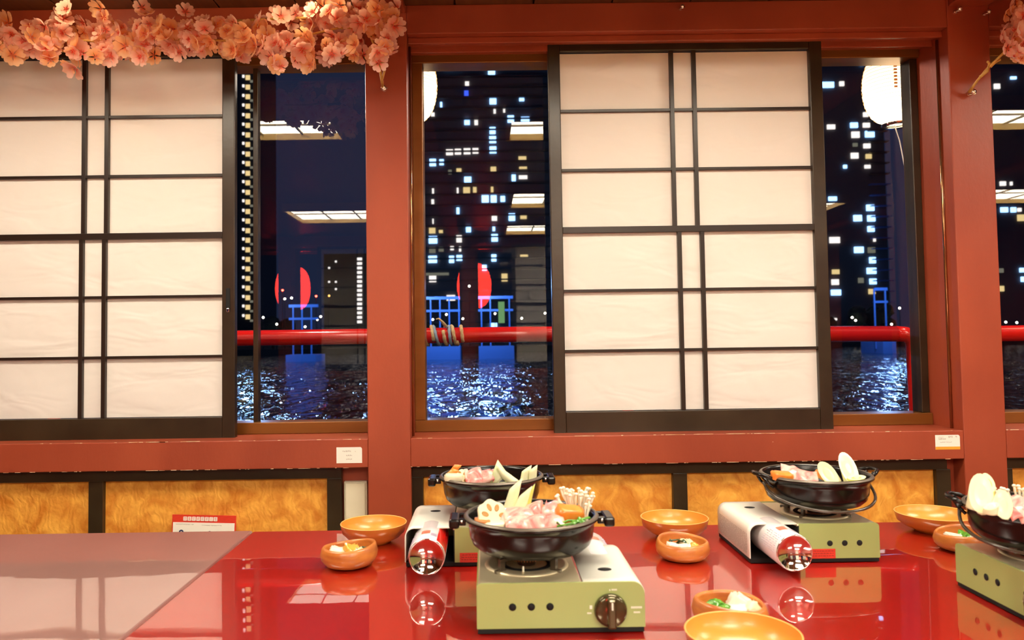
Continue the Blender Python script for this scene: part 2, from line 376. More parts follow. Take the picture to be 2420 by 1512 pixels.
# ---------------------------------------------------------------- shoji screens
ROWS = [2.067, 1.835, 1.600, 1.364, 1.126, .892, .660]
def shoji(name, label, x0, y, off_low, group='sliding paper screens'):
    """x0 = left edge, width 1.08; y = centre plane; wrinkles seeded"""
    w_ = 1.08; r = empty(name, (x0, y, .575)); tag(r, label, 'screen', group)
    Z = lambda z: z-.575
    def b(n, a, c, z0, z1, d0, d1, mt, bev=.0015): return bx(n, (a, d0, Z(z0)), (c, d1, Z(z1)), mt, r, bev)
    b('stile', 0, .047, .575, 2.127, -.016, .016, 'black', .003); b('stile', w_-.050, w_, .575, 2.127, -.016, .016, 'black', .003)
    b('top_rail', .047, w_-.05, 2.070, 2.127, -.015, .015, 'black', .003); b('bottom_rail', .047, w_-.05, .575, .658, -.015, .015, 'black', .003)
    b('middle_rail', .047, w_-.05, 1.352, 1.376, -.014, .013, 'lattice')
    V = [.487, .576]
    for k, z in enumerate(ROWS[1:-1]):
        if k == 2: continue
        b('lattice_bar', .047, w_-.05, z-.0055, z+.0055, -.010, .008, 'lattice', .001)
    for v in V:
        b('lattice_bar', v-.008, v+.008, 1.376, 2.070, -.012, .008, 'lattice', .001)
        b('lattice_bar', v-.008+off_low, v+.008+off_low, .658, 1.352, -.012, .008, 'lattice', .001)
    xs0 = [.047]+V+[w_-.05]
    rnd = random.Random(hash(label) % 1000 if False else len(label))
    for k in range(6):
        zt, zb = ROWS[k], ROWS[k+1]; o_ = off_low if k > 2 else 0
        xs = [xs0[0], xs0[1]+o_, xs0[2]+o_, xs0[3]]
        for c in range(3):
            bm = mk(); nx, nz = (20 if c != 1 else 4), 10; a, d = xs[c], xs[c+1]
            amp = [.0002, .0004, .0014, .0016, .0020, .0022][k]
            f = [(rnd.uniform(-1, 1), rnd.uniform(.2, 1)*rnd.choice((-1, 1)), rnd.uniform(18, 34), rnd.uniform(0, 6)) for _ in range(3)]
            vs = {}
            for i in range(nx+1):
                for j in range(nz+1):
                    u, v = i/nx, j/nz; px, pz = a+(d-a)*u, Z(zb)+(zt-zb)*v
                    e = (math.sin(PI*u)*math.sin(PI*v))**.5 if 0 < u < 1 and 0 < v < 1 else 0
                    h = sum(max(0, math.sin((px*fx+pz*fz)*fq+ph))**3*.8 for fx, fz, fq, ph in f)*amp*e
                    vs[i, j] = bm.verts.new((px, .004-h-.0006*e, pz))
            for i in range(nx):
                for j in range(nz):
                    q = bm.faces.new((vs[i, j], vs[i+1, j], vs[i+1, j+1], vs[i, j+1])); q.smooth = True
            obj('paper_panel', bm, 'paper', r, recalc=False)
    return r
s2 = shoji('shoji_screen', 'paper screen in the middle window with all four black frame edges in view', .26, 2.97, .016)
s1 = shoji('shoji_screen', 'paper screen at the left under the blossom garland, cut off by the photo edge', -2.051, 2.97, -.007)
# finger pull recessed in the left screen's stile
bm = mk(); box(bm, (1.046, -.019, .49), (1.062, -.0155, .58), .002); obj('finger_pull', bm, 'hole', s1)
bm = mk(); box(bm, (1.049, -.021, .487), (1.059, -.018, .502), .002); obj('finger_pull_plate', bm, 'chrome', s1, label='small shiny metal end of the finger pull')
# screens of the far side of the cabin, seen reflected in the glass
for k, x0 in enumerate((-4.6, -2.05, .33, 2.6)):
    r = empty('shoji_screen', (x0, -3.12, .575)); tag(r, ['leftmost', 'second from the left', 'third from the left', 'rightmost'][k]+' paper screen of the opposite wall, only seen reflected in the glass', 'screen', 'paper screens of the opposite wall')
    bm = mk()
    box(bm, (0, -.015, 0), (.047, .015, 1.552)); box(bm, (1.03, -.015, 0), (1.08, .015, 1.552)); box(bm, (.047, -.015, 1.495), (1.03, .015, 1.552)); box(bm, (.047, -.015, 0), (1.03, .015, .083)); box(bm, (.047, -.014, .777), (1.03, .014, .801))
    obj('screen_frame', bm, 'black', r)
    bm = mk()
    for kk, z in enumerate(ROWS[1:-1]):
        if kk != 2: box(bm, (.047, -.006, z-.581), (1.03, .012, z-.569))
    for v in (.487, .576): box(bm, (v-.008, -.006, .083), (v+.008, .013, 1.495))
    obj('lattice_bars', bm, 'lattice', r)
    bx('paper_sheet', (.047, -.006, .083), (1.03, -.004, 1.495), 'paper', r)

# ---------------------------------------------------------------- ceiling lamps
def lamp(x0, x1, y0, y1, nx, label):
    r = empty('ceiling_lamp', ((x0+x1)/2, (y0+y1)/2, CEIL-.0)); tag(r, label, 'ceiling lamp', 'square-gridded ceiling lamps')
    hx, hy = (x1-x0)/2, (y1-y0)/2
    bx('lamp_box', (-hx, -hy, -.028), (hx, hy, 0), 'lampframe', r)
    for sx in (-1, 1): bx('lamp_frame', (sx*hx-.012, -hy-.012, -.075), (sx*hx+.012, hy+.012, 0), 'lampframe', r, .002)
    for sy in (-1, 1): bx('lamp_frame', (-hx+.012, sy*hy-.012, -.075), (hx-.012, sy*hy+.012, 0), 'lampframe', r, .002)
    hx -= .006; hy -= .006
    for i in range(nx):
        for j in range(2):
            a = -hx+i*(2*hx)/nx; b = a+2*hx/nx; c = -hy+j*hy; d = c+hy
            bx('diffuser_panel', (a+.006, c+.006, -.036), (b-.006, d-.006, -.028), 'diff', r)
    bm = mk()
    for i in range(1, nx):
        a = -hx+i*2*hx/nx; box(bm, (a-.006, -hy, -.044), (a+.006, hy, -.028))
    box(bm, (-hx, -.006, -.044), (hx, .006, -.028))
    obj('lamp_grid', bm, 'lampedge', r)
for a in ((-2.05, -.83, 1.68, 2.10, 5, 'ceiling lamp just inside the left window, reflected in its glass below the blossoms'),
          (.15, 1.37, 1.60, 2.02, 5, 'ceiling lamp above the front stove, reflected uppermost beside the middle screen'),
          (2.38, 3.60, 1.70, 2.12, 5, 'ceiling lamp just inside the rightmost window, reflected uppermost in its glass'),
          (-1.86, -.64, -1.55, -.82, 4, 'ceiling lamp farther in, reflected as the lower panel in the left glass'),
          (.24, 1.46, -.80, -.10, 4, 'ceiling lamp farther in, reflected as the middle panel beside the middle screen'),
          (.24, 1.46, -2.6, -1.9, 4, 'ceiling lamp by the opposite wall, reflected lowest beside the middle screen'),
          (2.2, 3.35, -1.4, -.75, 4, 'ceiling lamp whose corner is reflected right of the middle screen'),
          (4.3, 5.5, -.9, -.2, 4, 'ceiling lamp reflected as the lower panel in the rightmost glass')):
    lamp(*a)

# ---------------------------------------------------------------- outside
water = bx('water_surface', (-260, 3.6, -1.45), (260, 131, -1.3), 'water', label='dark rippling night river outside the windows', category='water'); water['kind'] = 'stuff'
bx('quay_bank', (-300, 130, -3), (300, 330, -.35), 'quay', kind='structure')
bx('outer_deck', (-5, 3.2, -.30), (6.5, 3.62, -.2), 'deck', kind='structure')
# lanterns
def lathe_lantern(name, label, loc, rx, rz, mt, cat='lantern', group=None, ribs=False):
    r = empty(name, loc); tag(r, label, cat, group)
    bm = mk(); prof = []
    n = 28
    for i in range(n+1):
        a = -PI/2+PI*i/n; c = max(.0, math.cos(a)); zz = math.sin(a)
        rr = rx*(c**.62); prof.append((max(rr, rx*.42), rz*zz))
    prof2 = [(p[0]-(.003 if i % 2 else 0), p[1]) for i, p in enumerate(prof)]
    lathe(bm, prof2, 32); obj('paper_shade', bm, mt, r)
    bm = mk(); lathe(bm, [(0, rz), (rx*.46, rz), (rx*.46, rz+.018), (0, rz+.018)], 24); obj('top_cap', bm, 'blackcap', r)
    bm = mk(); lathe(bm, [(rx*.30, -rz-.014), (rx*.46, -rz-.014), (rx*.46, -rz), (rx*.30, -rz)], 24); obj('bottom_ring', bm, 'chrome' if ribs else 'blackcap', r)
    bm = mk(); tube(bm, [(0, 0, rz+.015), (0, 0, rz+.2)], .003, 6); obj('hanging_cord', bm, 'blackcap', r)
    if ribs:
        bm = mk()
        for i in range(-9, 10):
            zz = i*rz/10.5; rr = rx*((1-(zz/rz)**2)**.31)+.0012
            tube(bm, [(rr*math.cos(k*2*PI/32), rr*math.sin(k*2*PI/32), zz) for k in range(32)], .0009, 4, closed=True)
        obj('bamboo_rings', bm, 'lanrib', r)
    return r
# the red hand rail on the outer deck
RY = 3.9; RZ = .965
hr = empty('hand_rail', (0, RY, RZ)); tag(hr, 'glossy red tubular hand rail outside the two left windows, rope wound on it', 'railing')
bm = mk(); pts = [(-4.8, 0, 0), (-1, 0, 0), (.2, 0, 0), (2.10, 0, -.024)]
tube(bm, pts, .040, 20); obj('rail_tube', bm, 'rail', hr)
for X in (-4.4, -2.2, 0.72, 2.225-.03):
    bm = mk()
    if X > 2: tube(bm, [(2.10, 0, -.024), (2.15, 0, -.027), (2.185, 0, -.05), (2.195, 0, -.09), (2.2, 0, -.4), (2.2, 0, -1.2)], .040, 20)
    else: tube(bm, [(X, 0, -.03), (X, 0, -1.2)], .03, 14)
    obj('post', bm, 'rail', hr)
hr2 = empty('hand_rail', (0, RY, RZ)); tag(hr2, 'short stretch of red hand rail outside the rightmost window', 'railing')
bm = mk(); tube(bm, [(2.50, 0, -.03), (6.2, 0, -.03)], .040, 20); obj('rail_tube', bm, 'rail', hr2)
for X in (3.4, 5.6):
    bm = mk(); tube(bm, [(X, 0, -.03), (X, 0, -1.2)], .03, 14); obj('post', bm, 'rail', hr2)
bx('trim_1', (-5, 3.75, -.32), (6.5, 4.0, -.235), 'deck', kind='structure')
# rope
rp = empty('rope_coil', (0, RY, RZ)); tag(rp, 'tan and blue-grey rope wound around the red hand rail in the middle window', 'rope')
for k, (xa, xb, tn, mt, r_) in enumerate(((-.33, -.262, 1.6, 'rope', .0085), (-.27, -.20, 1.1, 'bluecord', .008), (-.215, -.15, 1.3, 'rope', .009), (-.145, -.115, 1.0, 'rope', .0085), (-.20, -.175, .9, 'bluecord', .008))):
    bm = mk(); n = int(26*tn); pts = []
    for i in range(n):
        u = i/(n-1); a = u*tn*2*PI+k*1.3
        pts.append((xa+(xb-xa)*u, .047*math.cos(a), .047*math.sin(a)))
    tube(bm, pts, [r_*(1+.12*math.sin(i*2.3)) for i in range(n)], 7); obj('coil', bm, mt, rp)
bm = mk(); tube(bm, [(-.20, -.03, .045), (-.215, -.045, .065), (-.235, -.05, .085), (-.25, -.05, .082)], [.008, .007, .005, .003], 6); obj('loose_end', bm, 'rope', rp, label='frayed loose rope end')

wl = []
for k, (X, lab) in enumerate(((1.870, 'big round white paper lantern glowing outside the upper right of the middle window'),
                              (-.368, 'white paper lantern mostly hidden behind the left pillar, glowing beside the middle window'))):
    p = atY(2115 if k == 0 else 962, 203, 3.5)
    r = lathe_lantern('paper_lantern', lab, p, .140, .175, 'lantern', group='white paper lanterns under the eave', ribs=True)
    # dashes of lettering running down the paper
    bm = mk()
    for ang in (-2.05, -1.28):
        for i in range(-3, 9):
            zz = i*.0155; rr = .140*((1-(zz/.175)**2)**.31)+.002
            box(bm, (rr*math.cos(ang)-.007, rr*math.sin(ang)-.003, zz), (rr*math.cos(ang)+.007, rr*math.sin(ang)+.003, zz+.008))
    obj('ink_band', bm, 'lanrib', r, label='faded vertical ink bands')
    if k == 0:
        bm = mk(); tube(bm, [(-.02, -.02, -.19), (.0, -.02, -.26), (.03, -.02, -.45), (.055, -.02, -.70), (.07, -.02, -.95)], .0025, 5); obj('cord', bm, 'white', r, label='thin pale cord trailing down')
bx('eave_beam', (-4.9, 3.44, 2.30), (6.4, 3.56, 2.38), 'deck', kind='structure')

# red lanterns outside the opposite wall, reflected in the glass
for X, lab in ((-2.60, 'red paper lantern reflected in the left window glass'), (-.145, 'red paper lantern reflected left of the middle screen, split by a dark post'), (3.9, 'red paper lantern outside the opposite windows, farther right')):
    lathe_lantern('red_lantern', lab, (X+.0, -4.1, 1.66), .235, .30, 'redlamp', group='red lanterns outside the opposite windows')
bx('opposite_eave_beam', (-4.9, -4.16, 2.13), (6.4, -4.04, 2.25), 'deck', kind='structure')
bx('opposite_deck', (-4.9, -4.6, -.3), (6.4, -3.45, -.2), 'deck', kind='structure')

# city
BY = 140.0
def mpx(y): return y/F
def wbox(par, x, y, w_, h_, mt, Y=BY, name='window'):
    c = atY(x, y, Y); sx, sz = w_/F*Y/2, h_/F*Y/2
    o = par.location
    return bx(name, (c.x-sx-o.x, -.30, c.z-sz-o.z), (c.x+sx-o.x, .0, c.z+sz-o.z), mt, par)
def tower(label, xa, xb, ytop, Y, mt, depth=18):
    a = atY(xa, ytop, Y); b = atY(xb, ytop, Y)
    t = empty('tower_block', ((a.x+b.x)/2, Y, -.35)); tag(t, label, 'building')
    bm = mk(); h = a.z+.35; box(bm, (-(b.x-a.x)/2, 0, 0), ((b.x-a.x)/2, depth, h))
    obj('wall_body', bm, mt, t)
    return t, b.x-a.x, h
# main block behind the middle window
tb, wd, ht = tower('wide dark apartment tower behind the middle window, scattered blue and white lit windows', 985, 1560, -60, BY, 'tower')
W4 = [(305, 180, 70, 14, 'wb'), (375, 178, 25, 14, 'wb'), (610, 220, 50, 45, 'wb'), (435, 300, 28, 35, 'ww'), (430, 365, 30, 35, 'wbd'), (620, 420, 48, 48, 'wb'), (250, 447, 14, 35, 'wb'), (190, 517, 25, 25, 'ww'), (632, 490, 16, 40, 'ww'), (700, 485, 14, 35, 'ww'),
      (435, 568, 38, 45, 'wb'), (500, 568, 25, 48, 'ww'), (747, 550, 45, 50, 'wb'), (825, 410, 35, 22, 'wb'), (850, 550, 60, 30, 'wb'), (617, 632, 42, 48, 'wb'), (618, 697, 48, 48, 'wb'), (620, 770, 48, 48, 'wb'),
      (310, 787, 50, 40, 'ww'), (370, 783, 45, 40, 'ww'), (435, 780, 48, 42, 'ww'), (495, 777, 42, 38, 'ww'), (190, 860, 45, 50, 'wb'), (253, 858, 30, 40, 'wb'), (313, 928, 25, 30, 'wg'), (377, 922, 35, 38, 'wy'), (623, 910, 40, 38, 'wy'), (830, 828, 55, 22, 'wy'), (835, 898, 55, 14, 'wy'),
      (440, 985, 50, 45, 'wb'), (768, 970, 28, 45, 'wb'), (835, 965, 60, 25, 'ww'), (192, 1070, 12, 48, 'ww'), (368, 1060, 12, 38, 'ww'), (432, 1058, 48, 42, 'wy'), (490, 1055, 25, 38, 'wy'), (614, 1053, 18, 38, 'wy'), (565, 1120, 50, 50, 'wb'), (625, 1120, 42, 50, 'wb'), (690, 1120, 32, 40, 'wb'),
      (190, 1140, 18, 32, 'ww'), (370, 1205, 20, 45, 'wb'), (630, 1255, 38, 42, 'ww'), (755, 1250, 45, 52, 'wb'), (838, 1250, 45, 25, 'wy'), (192, 1280, 8, 35, 'ww'), (186, 1347, 45, 38, 'wy'), (248, 1353, 28, 20, 'wy'), (445, 1335, 35, 45, 'wb'), (626, 1328, 18, 42, 'wb'),
      (192, 1412, 60, 52, 'wb'), (378, 1405, 38, 50, 'ww'), (632, 1398, 45, 52, 'wb'), (187, 1485, 45, 42, 'wg'), (250, 1480, 35, 32, 'wg'), (328, 1472, 25, 28, 'ww'), (385, 1478, 15, 35, 'ww')]
for x, y, w_, h_, mt in W4: wbox(tb, 960+x/3.025, 100+y/3.025, w_/3.025, h_/3.025, mt)
for x, y, w_, h_, mt in ((250, 160, 60, 50, 'wb'), (385, 160, 35, 50, 'wb'), (440, 150, 40, 40, 'wb'), (687, 150, 35, 50, 'wb'), (620, 220, 32, 40, 'wb'), (763, 290, 42, 55, 'wy'), (250, 300, 50, 45, 'ww'), (380, 440, 60, 50, 'ww'), (903, 137, 55, 20, 'wy'), (685, 630, 50, 45, 'wb'), (283, 265, 165, 18, 'wg')):
    wbox(tb, 940+x/3.025, 560+y/3.025, w_/3.025, h_/3.025, mt)
rr = random.Random(3)
for k in range(60):   # the part of the facade behind the paper screen
    wbox(tb, 1310+int(rr.random()*12)*20, 110+int(rr.random()*26)*25, 13, 14, rr.choice(('wb', 'ww', 'wy', 'wg')))
for k in range(27):   # balcony slabs
    c = atY(1280, 130+k*25.2, BY); bx('balcony_slab', (-wd/2, -.9, c.z+.35-.12), (wd/2, 0, c.z+.35+.12), 'tower2', tb)
# right tower
tr_, wr, hr_ = tower('apartment tower right of the middle screen with a stack of blue-lit balconies', 1800, 2075, -60, BY, 'tower')
for x, y, w_, h_, mt in ((360, 760, 110, 50, 'wb'), (485, 750, 40, 40, 'ww'), (665, 570, 30, 30, 'wb'), (700, 1025, 45, 40, 'ww'), (390, 1135, 70, 40, 'ww'), (595, 1120, 65, 45, 'wb'), (705, 1120, 60, 40, 'ww'), (608, 1205, 70, 55, 'ww'), (735, 1200, 80, 55, 'wb'), (605, 1295, 40, 30, 'wg'), (710, 1305, 60, 40, 'ww'), (600, 1392, 65, 50, 'ww'), (725, 1398, 50, 40, 'wy'), (515, 1490, 30, 30, 'wb'), (715, 1490, 50, 30, 'ww')):
    wbox(tr_, 1860+x/3.78, y/3.78, w_/3.78, h_/3.78, mt)
for x, y, w_, h_, mt in ((155, 125, 80, 40, 'wb'), (528, 215, 75, 60, 'wb'), (403, 318, 80, 60, 'wb'), (538, 320, 75, 60, 'wb'), (535, 425, 65, 55, 'wb'), (175, 535, 100, 60, 'ww'), (570, 530, 20, 40, 'ww'), (415, 632, 90, 60, 'wb'), (540, 635, 70, 55, 'wg'), (550, 735, 60, 60, 'wb'), (540, 840, 90, 60, 'wb'), (185, 850, 70, 45, 'wy'), (180, 952, 70, 55, 'ww'), (555, 945, 65, 55, 'wb'), (188, 1055, 95, 55, 'wb'), (435, 935, 50, 50, 'wg'), (545, 1045, 65, 50, 'wy'), (168, 1320, 55, 22, 'ww'), (560, 1340, 35, 50, 'wy')):
    wbox(tr_, 1930+x/4.2, 440+y/4.2, w_/4.2, h_/4.2, mt)
for k in range(27):
    c = atY(2050, 140+k*25.2, BY); bx('balcony_slab', (wr/2-3.2, -1.0, c.z+.35+.3), (wr/2+.4, .1, c.z+.35+.5), 'steelblue' if k > 11 else 'tower2', tr_)
# tower seen in the rightmost window
t3, w3, h3 = tower('dark tower seen through the rightmost window with a few lit windows', 2300, 2560, -60, BY, 'tower')
for x, y, w_, h_, mt in ((105, 195, 40, 35, 'ww'), (222, 135, 40, 18, 'wb'), (147, 888, 40, 30, 'ww'), (207, 888, 14, 25, 'ww'), (157, 1075, 50, 35, 'wb'), (222, 1075, 35, 35, 'wb'), (265, 1075, 25, 25, 'ww'), (280, 1132, 55, 45, 'wy'), (132, 1508, 35, 30, 'wg'), (136, 1637, 35, 38, 'wy'), (283, 1505, 30, 30, 'wb'), (290, 1570, 25, 35, 'wb')):
    wbox(t3, 2320+x/3.02, 140+y/3.02, w_/3.02, h_/3.02, mt)
# left tower with evenly stacked lit balconies
t4, w4, h4 = tower('tall tower at the left window whose lit balconies climb in one even column', 430, 612, -60, 220, 'tower2')
for k in range(27):
    y = 161+k*22.6
    if y < 760:
        for dx in (0, -52, -104):
            if dx and k % 3 == 1: continue
            wbox(t4, 586+dx, y, 10, 11, 'wy', 220); wbox(t4, 575.5+dx, y-3, 4.5, 6, 'ww', 220); 
        wbox(t4, 595, y+9, 7, 5, 'wg', 220, 'balcony_light')
# thin tower with stacked lights near the pillar in the left window
t5, w5, h5 = tower('low tower whose close-set stair lights show beside the left pillar', 765, 990, 600, 200, 'tower2')
for k in range(15): wbox(t5, 850, 612+k*10.6, 11, 6, 'ww', 200)
for x, y in ((794, 618), (778, 633), (794, 666), (778, 666), (794, 683)): wbox(t5, x, y, 4, 4, 'ww', 200)
# trees and shore lights
for (X, Y, h, lab) in ((-38, 136.5, 5.2, 'dark shoreline tree farthest to the left across the river'), (-12, 134, 4.5, 'dark shoreline tree just left of the pier frame'), (42, 133, 5.0, 'low dark tree below the left half of the right tower'), (68, 134, 5.8, 'dark tree against blue sky right of the right tower'), (58, 133, 4.4, 'small shoreline tree under the right tower corner')):
    t = empty('shoreline_tree', (X, Y, -.35)); tag(t, lab, 'tree', 'trees on the far bank')
    bm = mk(); tube(bm, [(0, 0, 0), (0, 0, h*.6)], .25, 6); obj('trunk', bm, 'deck', t)
    bm = mk(); q = random.Random(int(X)+90)
    for _ in range(9):
        bmesh.ops.create_icosphere(bm, subdivisions=2, radius=h*.26*q.uniform(.7, 1.2), matrix=Matrix.Translation((q.uniform(-1, 1)*h*.55, q.uniform(-1, 1), h*.62+q.uniform(-.2, .3)*h)))
    for v in bm.verts: v.co += Vector((q.uniform(-.2, .2), q.uniform(-.2, .2), q.uniform(-.2, .2)))
    obj('crown', bm, M['treecrown'] if 'treecrown' in M else M.setdefault('treecrown', mat('night_foliage', (.02, .03, .015), .9)), t)
LP = [(673, 706), (689, 704), (654, 766), (758, 748), (622, 750), (750, 755), (721, 772),
      (1109, 676), (1055, 743), (1094, 753), (1170, 741), (1023, 755), (1233, 752), (1288, 740), (2014, 750), (2022, 757), (2126, 728), (2107, 766), (2163, 745), (2377, 761), (2403, 762)]
LP.sort(); ORD = ['leftmost', 'second', 'third', 'fourth', 'fifth', 'sixth', 'seventh', 'eighth']; cnt = {}
for i, (x, y) in enumerate(LP):
    Y = 131.0; c = atY(x, y, Y); t = empty('street_lamp', (c.x, Y, -.35))
    where = 'in the left window' if x < 870 else 'left of the middle screen' if x < 1300 else 'right of the middle screen' if x < 2200 else 'in the rightmost window'
    k_ = cnt.get(where, 0); cnt[where] = k_+1; nth = ORD[k_]+(' from the left of' if k_ else ' of')
    tag(t, nth+' the far bank lamps '+where, 'street lamp', 'far bank street lamps '+where)
    hh = c.z+.35
    bm = mk(); tube(bm, [(0, 0, 0), (0, 0, hh)], .05, 5); obj('pole', bm, 'quay', t)
    bm = mk(); bmesh.ops.create_icosphere(bm, subdivisions=1, radius=.19, matrix=Matrix.Translation((0, 0, hh))); obj('bulb', bm, 'bulb', t)
for x, y, lab in ((775, 698, 'small amber light across the river in the left window'), (744, 699, 'small red signal light right of the red lantern reflection'), (664, 685, 'small red signal light left of the red lantern reflection')):
    c = atY(x, y, 129.5); t = empty('signal_light', (c.x, 130.5, -.35)); tag(t, lab, 'light'); hh = c.z+.35
    bm = mk(); tube(bm, [(0, 0, 0), (0, 0, hh)], .05, 5); obj('pole', bm, 'quay', t)
    bm = mk(); bmesh.ops.create_icosphere(bm, subdivisions=1, radius=.17, matrix=Matrix.Translation((0, 0, hh))); obj('bulb', bm, 'amber' if 'amber' in lab else 'redlamp', t)
# blue pier frames standing in the water
def pier(label, xa, xb, ytop, posts, Y=86, deck=True):
    a = atY(xa, ytop, Y); b = atY(xb, ytop, Y); t = empty('pier_railing', ((a.x+b.x)/2, Y, -1.3)); tag(t, label, 'pier')
    W_ = (b.x-a.x)/2; top = a.z+1.3; pxm = Y/F
    bx('top_rail', (-W_, -.12, top-.22), (W_, .12, top+.1), 'steelblue', t)
    bx('lower_rail', (-W_, -.1, top-34*pxm), (W_, .1, top-29*pxm), 'steelblue', t)
    for p in posts:
        X = atY(p, 760, Y).x-t.location.x; bx('post', (X-.07, -.07, .5), (X+.07, .07, top), 'steelblue', t)
    bx('pontoon', (-W_, -1.5, .0), (W_, 3.5, top-116*pxm), 'steelblue', t)
    return t
pier('blue-lit pier railing on a pontoon at the left of the middle window', 960, 1087, 704, (1018, 1040, 1062, 1085))
P2 = pier('blue-lit pier railing right of the dark post in the middle window', 1130, 1212, 702, (1138, 1159, 1204))
pier('blue-lit pier railing behind the red rail in the left window', 683, 752, 722, (693, 714, 736))
pier('blue-lit gangway frame below the right tower', 2066, 2096, 682, (2068, 2094))
c = atY(1185, 740, 85.8)-P2.location; bx('hanging_board', (c.x-.35, -.25, c.z-1.1), (c.x+.35, -.13, c.z+1.3), 'greensign', P2, label='small green lit board')
for X in (-7, 0, -24, 42):  # added blue points, no visible source, so the piers look blue-lit
    l = bpy.data.lights.new('pier_fill', 'POINT'); l.energy = 2800; l.color = (.25, .5, 1); l.shadow_soft_size = .5
    o = bpy.data.objects.new('pier_fill', l); o.location = (X, 80, 6.5); COL.objects.link(o)

# ---------------------------------------------------------------- blossom garland
def flower_mesh(seed, mt):
    q = random.Random(seed); bm = mk(); R_ = .035*q.uniform(.92, 1.08)
    for k in range(5):
        a0 = k*2*PI/5+q.uniform(-.12, .12); cup = q.uniform(.25, .75); wd_ = q.uniform(.62, .72)
        rows = []
        for r_, w_ in ((.06, .3), (.35, .72), (.66, 1.0), (.88, .92), (1.0, .55)):
            row = []
            for s_ in (-1, -.5, 0, .5, 1):
                ang = a0+s_*w_*wd_*.95
                rad = r_*R_*(1-(.14 if (r_ == 1.0 and s_ == 0) else 0))
                z = R_*(cup*(r_**1.7)*.75+.10*abs(s_)*r_+.05*math.sin(3*s_+k+seed)*r_)
                row.append(bm.verts.new((rad*math.cos(ang), rad*math.sin(ang), z)))
            rows.append(row)
        for A, B in zip(rows[:-1], rows[1:]):
            for j in range(4):
                f = bm.faces.new((A[j], A[j+1], B[j+1], B[j])); f.smooth = True
    for k in range(6):
        a = k*PI/3; tube(bm, [(0, 0, 0), (.004*math.cos(a), .004*math.sin(a), .011)], .0006, 3)
    me = bpy.data.meshes.new('flower'); bm.to_mesh(me); bm.free(); me.materials.append(M[mt]); return me
FM = [flower_mesh(s, 'petal' if s % 3 else 'petal2') for s in range(9)]
def garland(label, pts, n, seed, twigs, spray=()):
    """pts: (px, py, half height px) along the branch, on the plane Y=2.70"""
    g = empty('blossom_garland', atY(pts[0][0], pts[0][1], 2.72)); tag(g, label, 'garland', 'artificial cherry blossom garlands'); q = random.Random(seed); o0 = g.location
    bm = mk(); tube(bm, [atY(p[0], p[1]+4, 2.72)-o0 for p in pts], .004, 6); obj('branch', bm, 'stem', g)
    def put(x, y, Y):
        c = atY(x, y, Y); c.z = min(c.z, 2.145); c -= o0; o = bpy.data.objects.new('flower', q.choice(FM)); COL.objects.link(o); o.parent = g; o.location = c
        d = Vector((q.gauss(0, .75), -1, q.gauss(-.25, .75))).normalized()
        o.rotation_euler = d.to_track_quat('Z', 'Y').to_euler(); o.rotation_euler.rotate_axis('Z', q.uniform(0, 6.28))
        s = q.uniform(.8, 1.15); o.scale = (s, s, s)
    for i in range(n):
        u = (i+q.random())/n*(len(pts)-1); k = min(int(u), len(pts)-2); f = u-k
        x = pts[k][0]*(1-f)+pts[k+1][0]*f; y = pts[k][1]*(1-f)+pts[k+1][1]*f; h = pts[k][2]*(1-f)+pts[k+1][2]*f
        v = q.uniform(-1, 1); v = math.copysign(abs(v)**.85, v)
        put(x+q.uniform(-14, 14), y+v*h, 2.72+q.uniform(-.07, .05))
    for x, y in spray: put(x, y, 2.68)
    for tw in twigs:
        bm = mk(); tube(bm, [atY(a, b, Y)-o0 for a, b, Y in tw], [.006]+[.0045]*(len(tw)-1), 6); obj('twig', bm, 'stem', g)
    return g, put
gp = [(-160, 100, 38), (0, 98, 40), (60, 100, 42), (120, 95, 46), (200, 92, 50), (280, 95, 45), (340, 92, 42), (400, 88, 40), (470, 90, 42), (540, 92, 42), (610, 92, 44), (680, 84, 62), (740, 76, 72), (800, 62, 66), (850, 62, 70), (890, 75, 66), (915, 60, 50)]
garland('long pink cherry blossom garland along the top of the left window', gp, 264, 11,
        [[(900, 150, 2.72), (898, 165, 2.74), (901, 185, 2.78), (904, 206, 2.83)], [(905, 140, 2.72), (909, 165, 2.75), (903, 188, 2.79), (905, 206, 2.83)], [(240, 130, 2.7), (180, 118, 2.7), (130, 122, 2.7)], [(840, 20, 2.72), (870, 70, 2.72), (900, 150, 2.72)], [(560, 50, 2.75), (660, 44, 2.75), (780, 40, 2.75)]],
        spray=((157, 22), (150, 45), (240, 22), (245, 42), (335, 10), (345, 35), (352, 58), (438, 28), (165, 155), (178, 162), (105, 140), (30, 130), (650, 150), (665, 158), (700, 140), (735, 155), (742, 140), (725, 125), (558, 132), (550, 120), (478, 120), (262, 125), (895, 148), (885, 130), (925, 120), (900, 115), (930, 45), (938, 20), (934, 62), (915, 92), (640, 135), (480, 52), (20, 55)))
g2, put2 = garland('short pink blossom garland at the top right corner beside its tied stem', [(2395, 110, 40), (2410, 80, 55), (2440, 50, 62), (2500, 20, 60), (2600, 0, 50)], 52, 5,
        [[(2290, 218, 2.84), (2310, 190, 2.80), (2335, 160, 2.76), (2372, 125, 2.72), (2400, 95, 2.72)], [(2316, 182, 2.79), (2334, 168, 2.765), (2338, 150, 2.75), (2334, 146, 2.74)], [(2340, 158, 2.76), (2352, 147, 2.75), (2365, 140, 2.74)]],
        spray=((2365, 78), (2372, 95), (2385, 20), (2376, 30), (2395, 135), (2412, 140), (2380, 115), (2400, 5)))
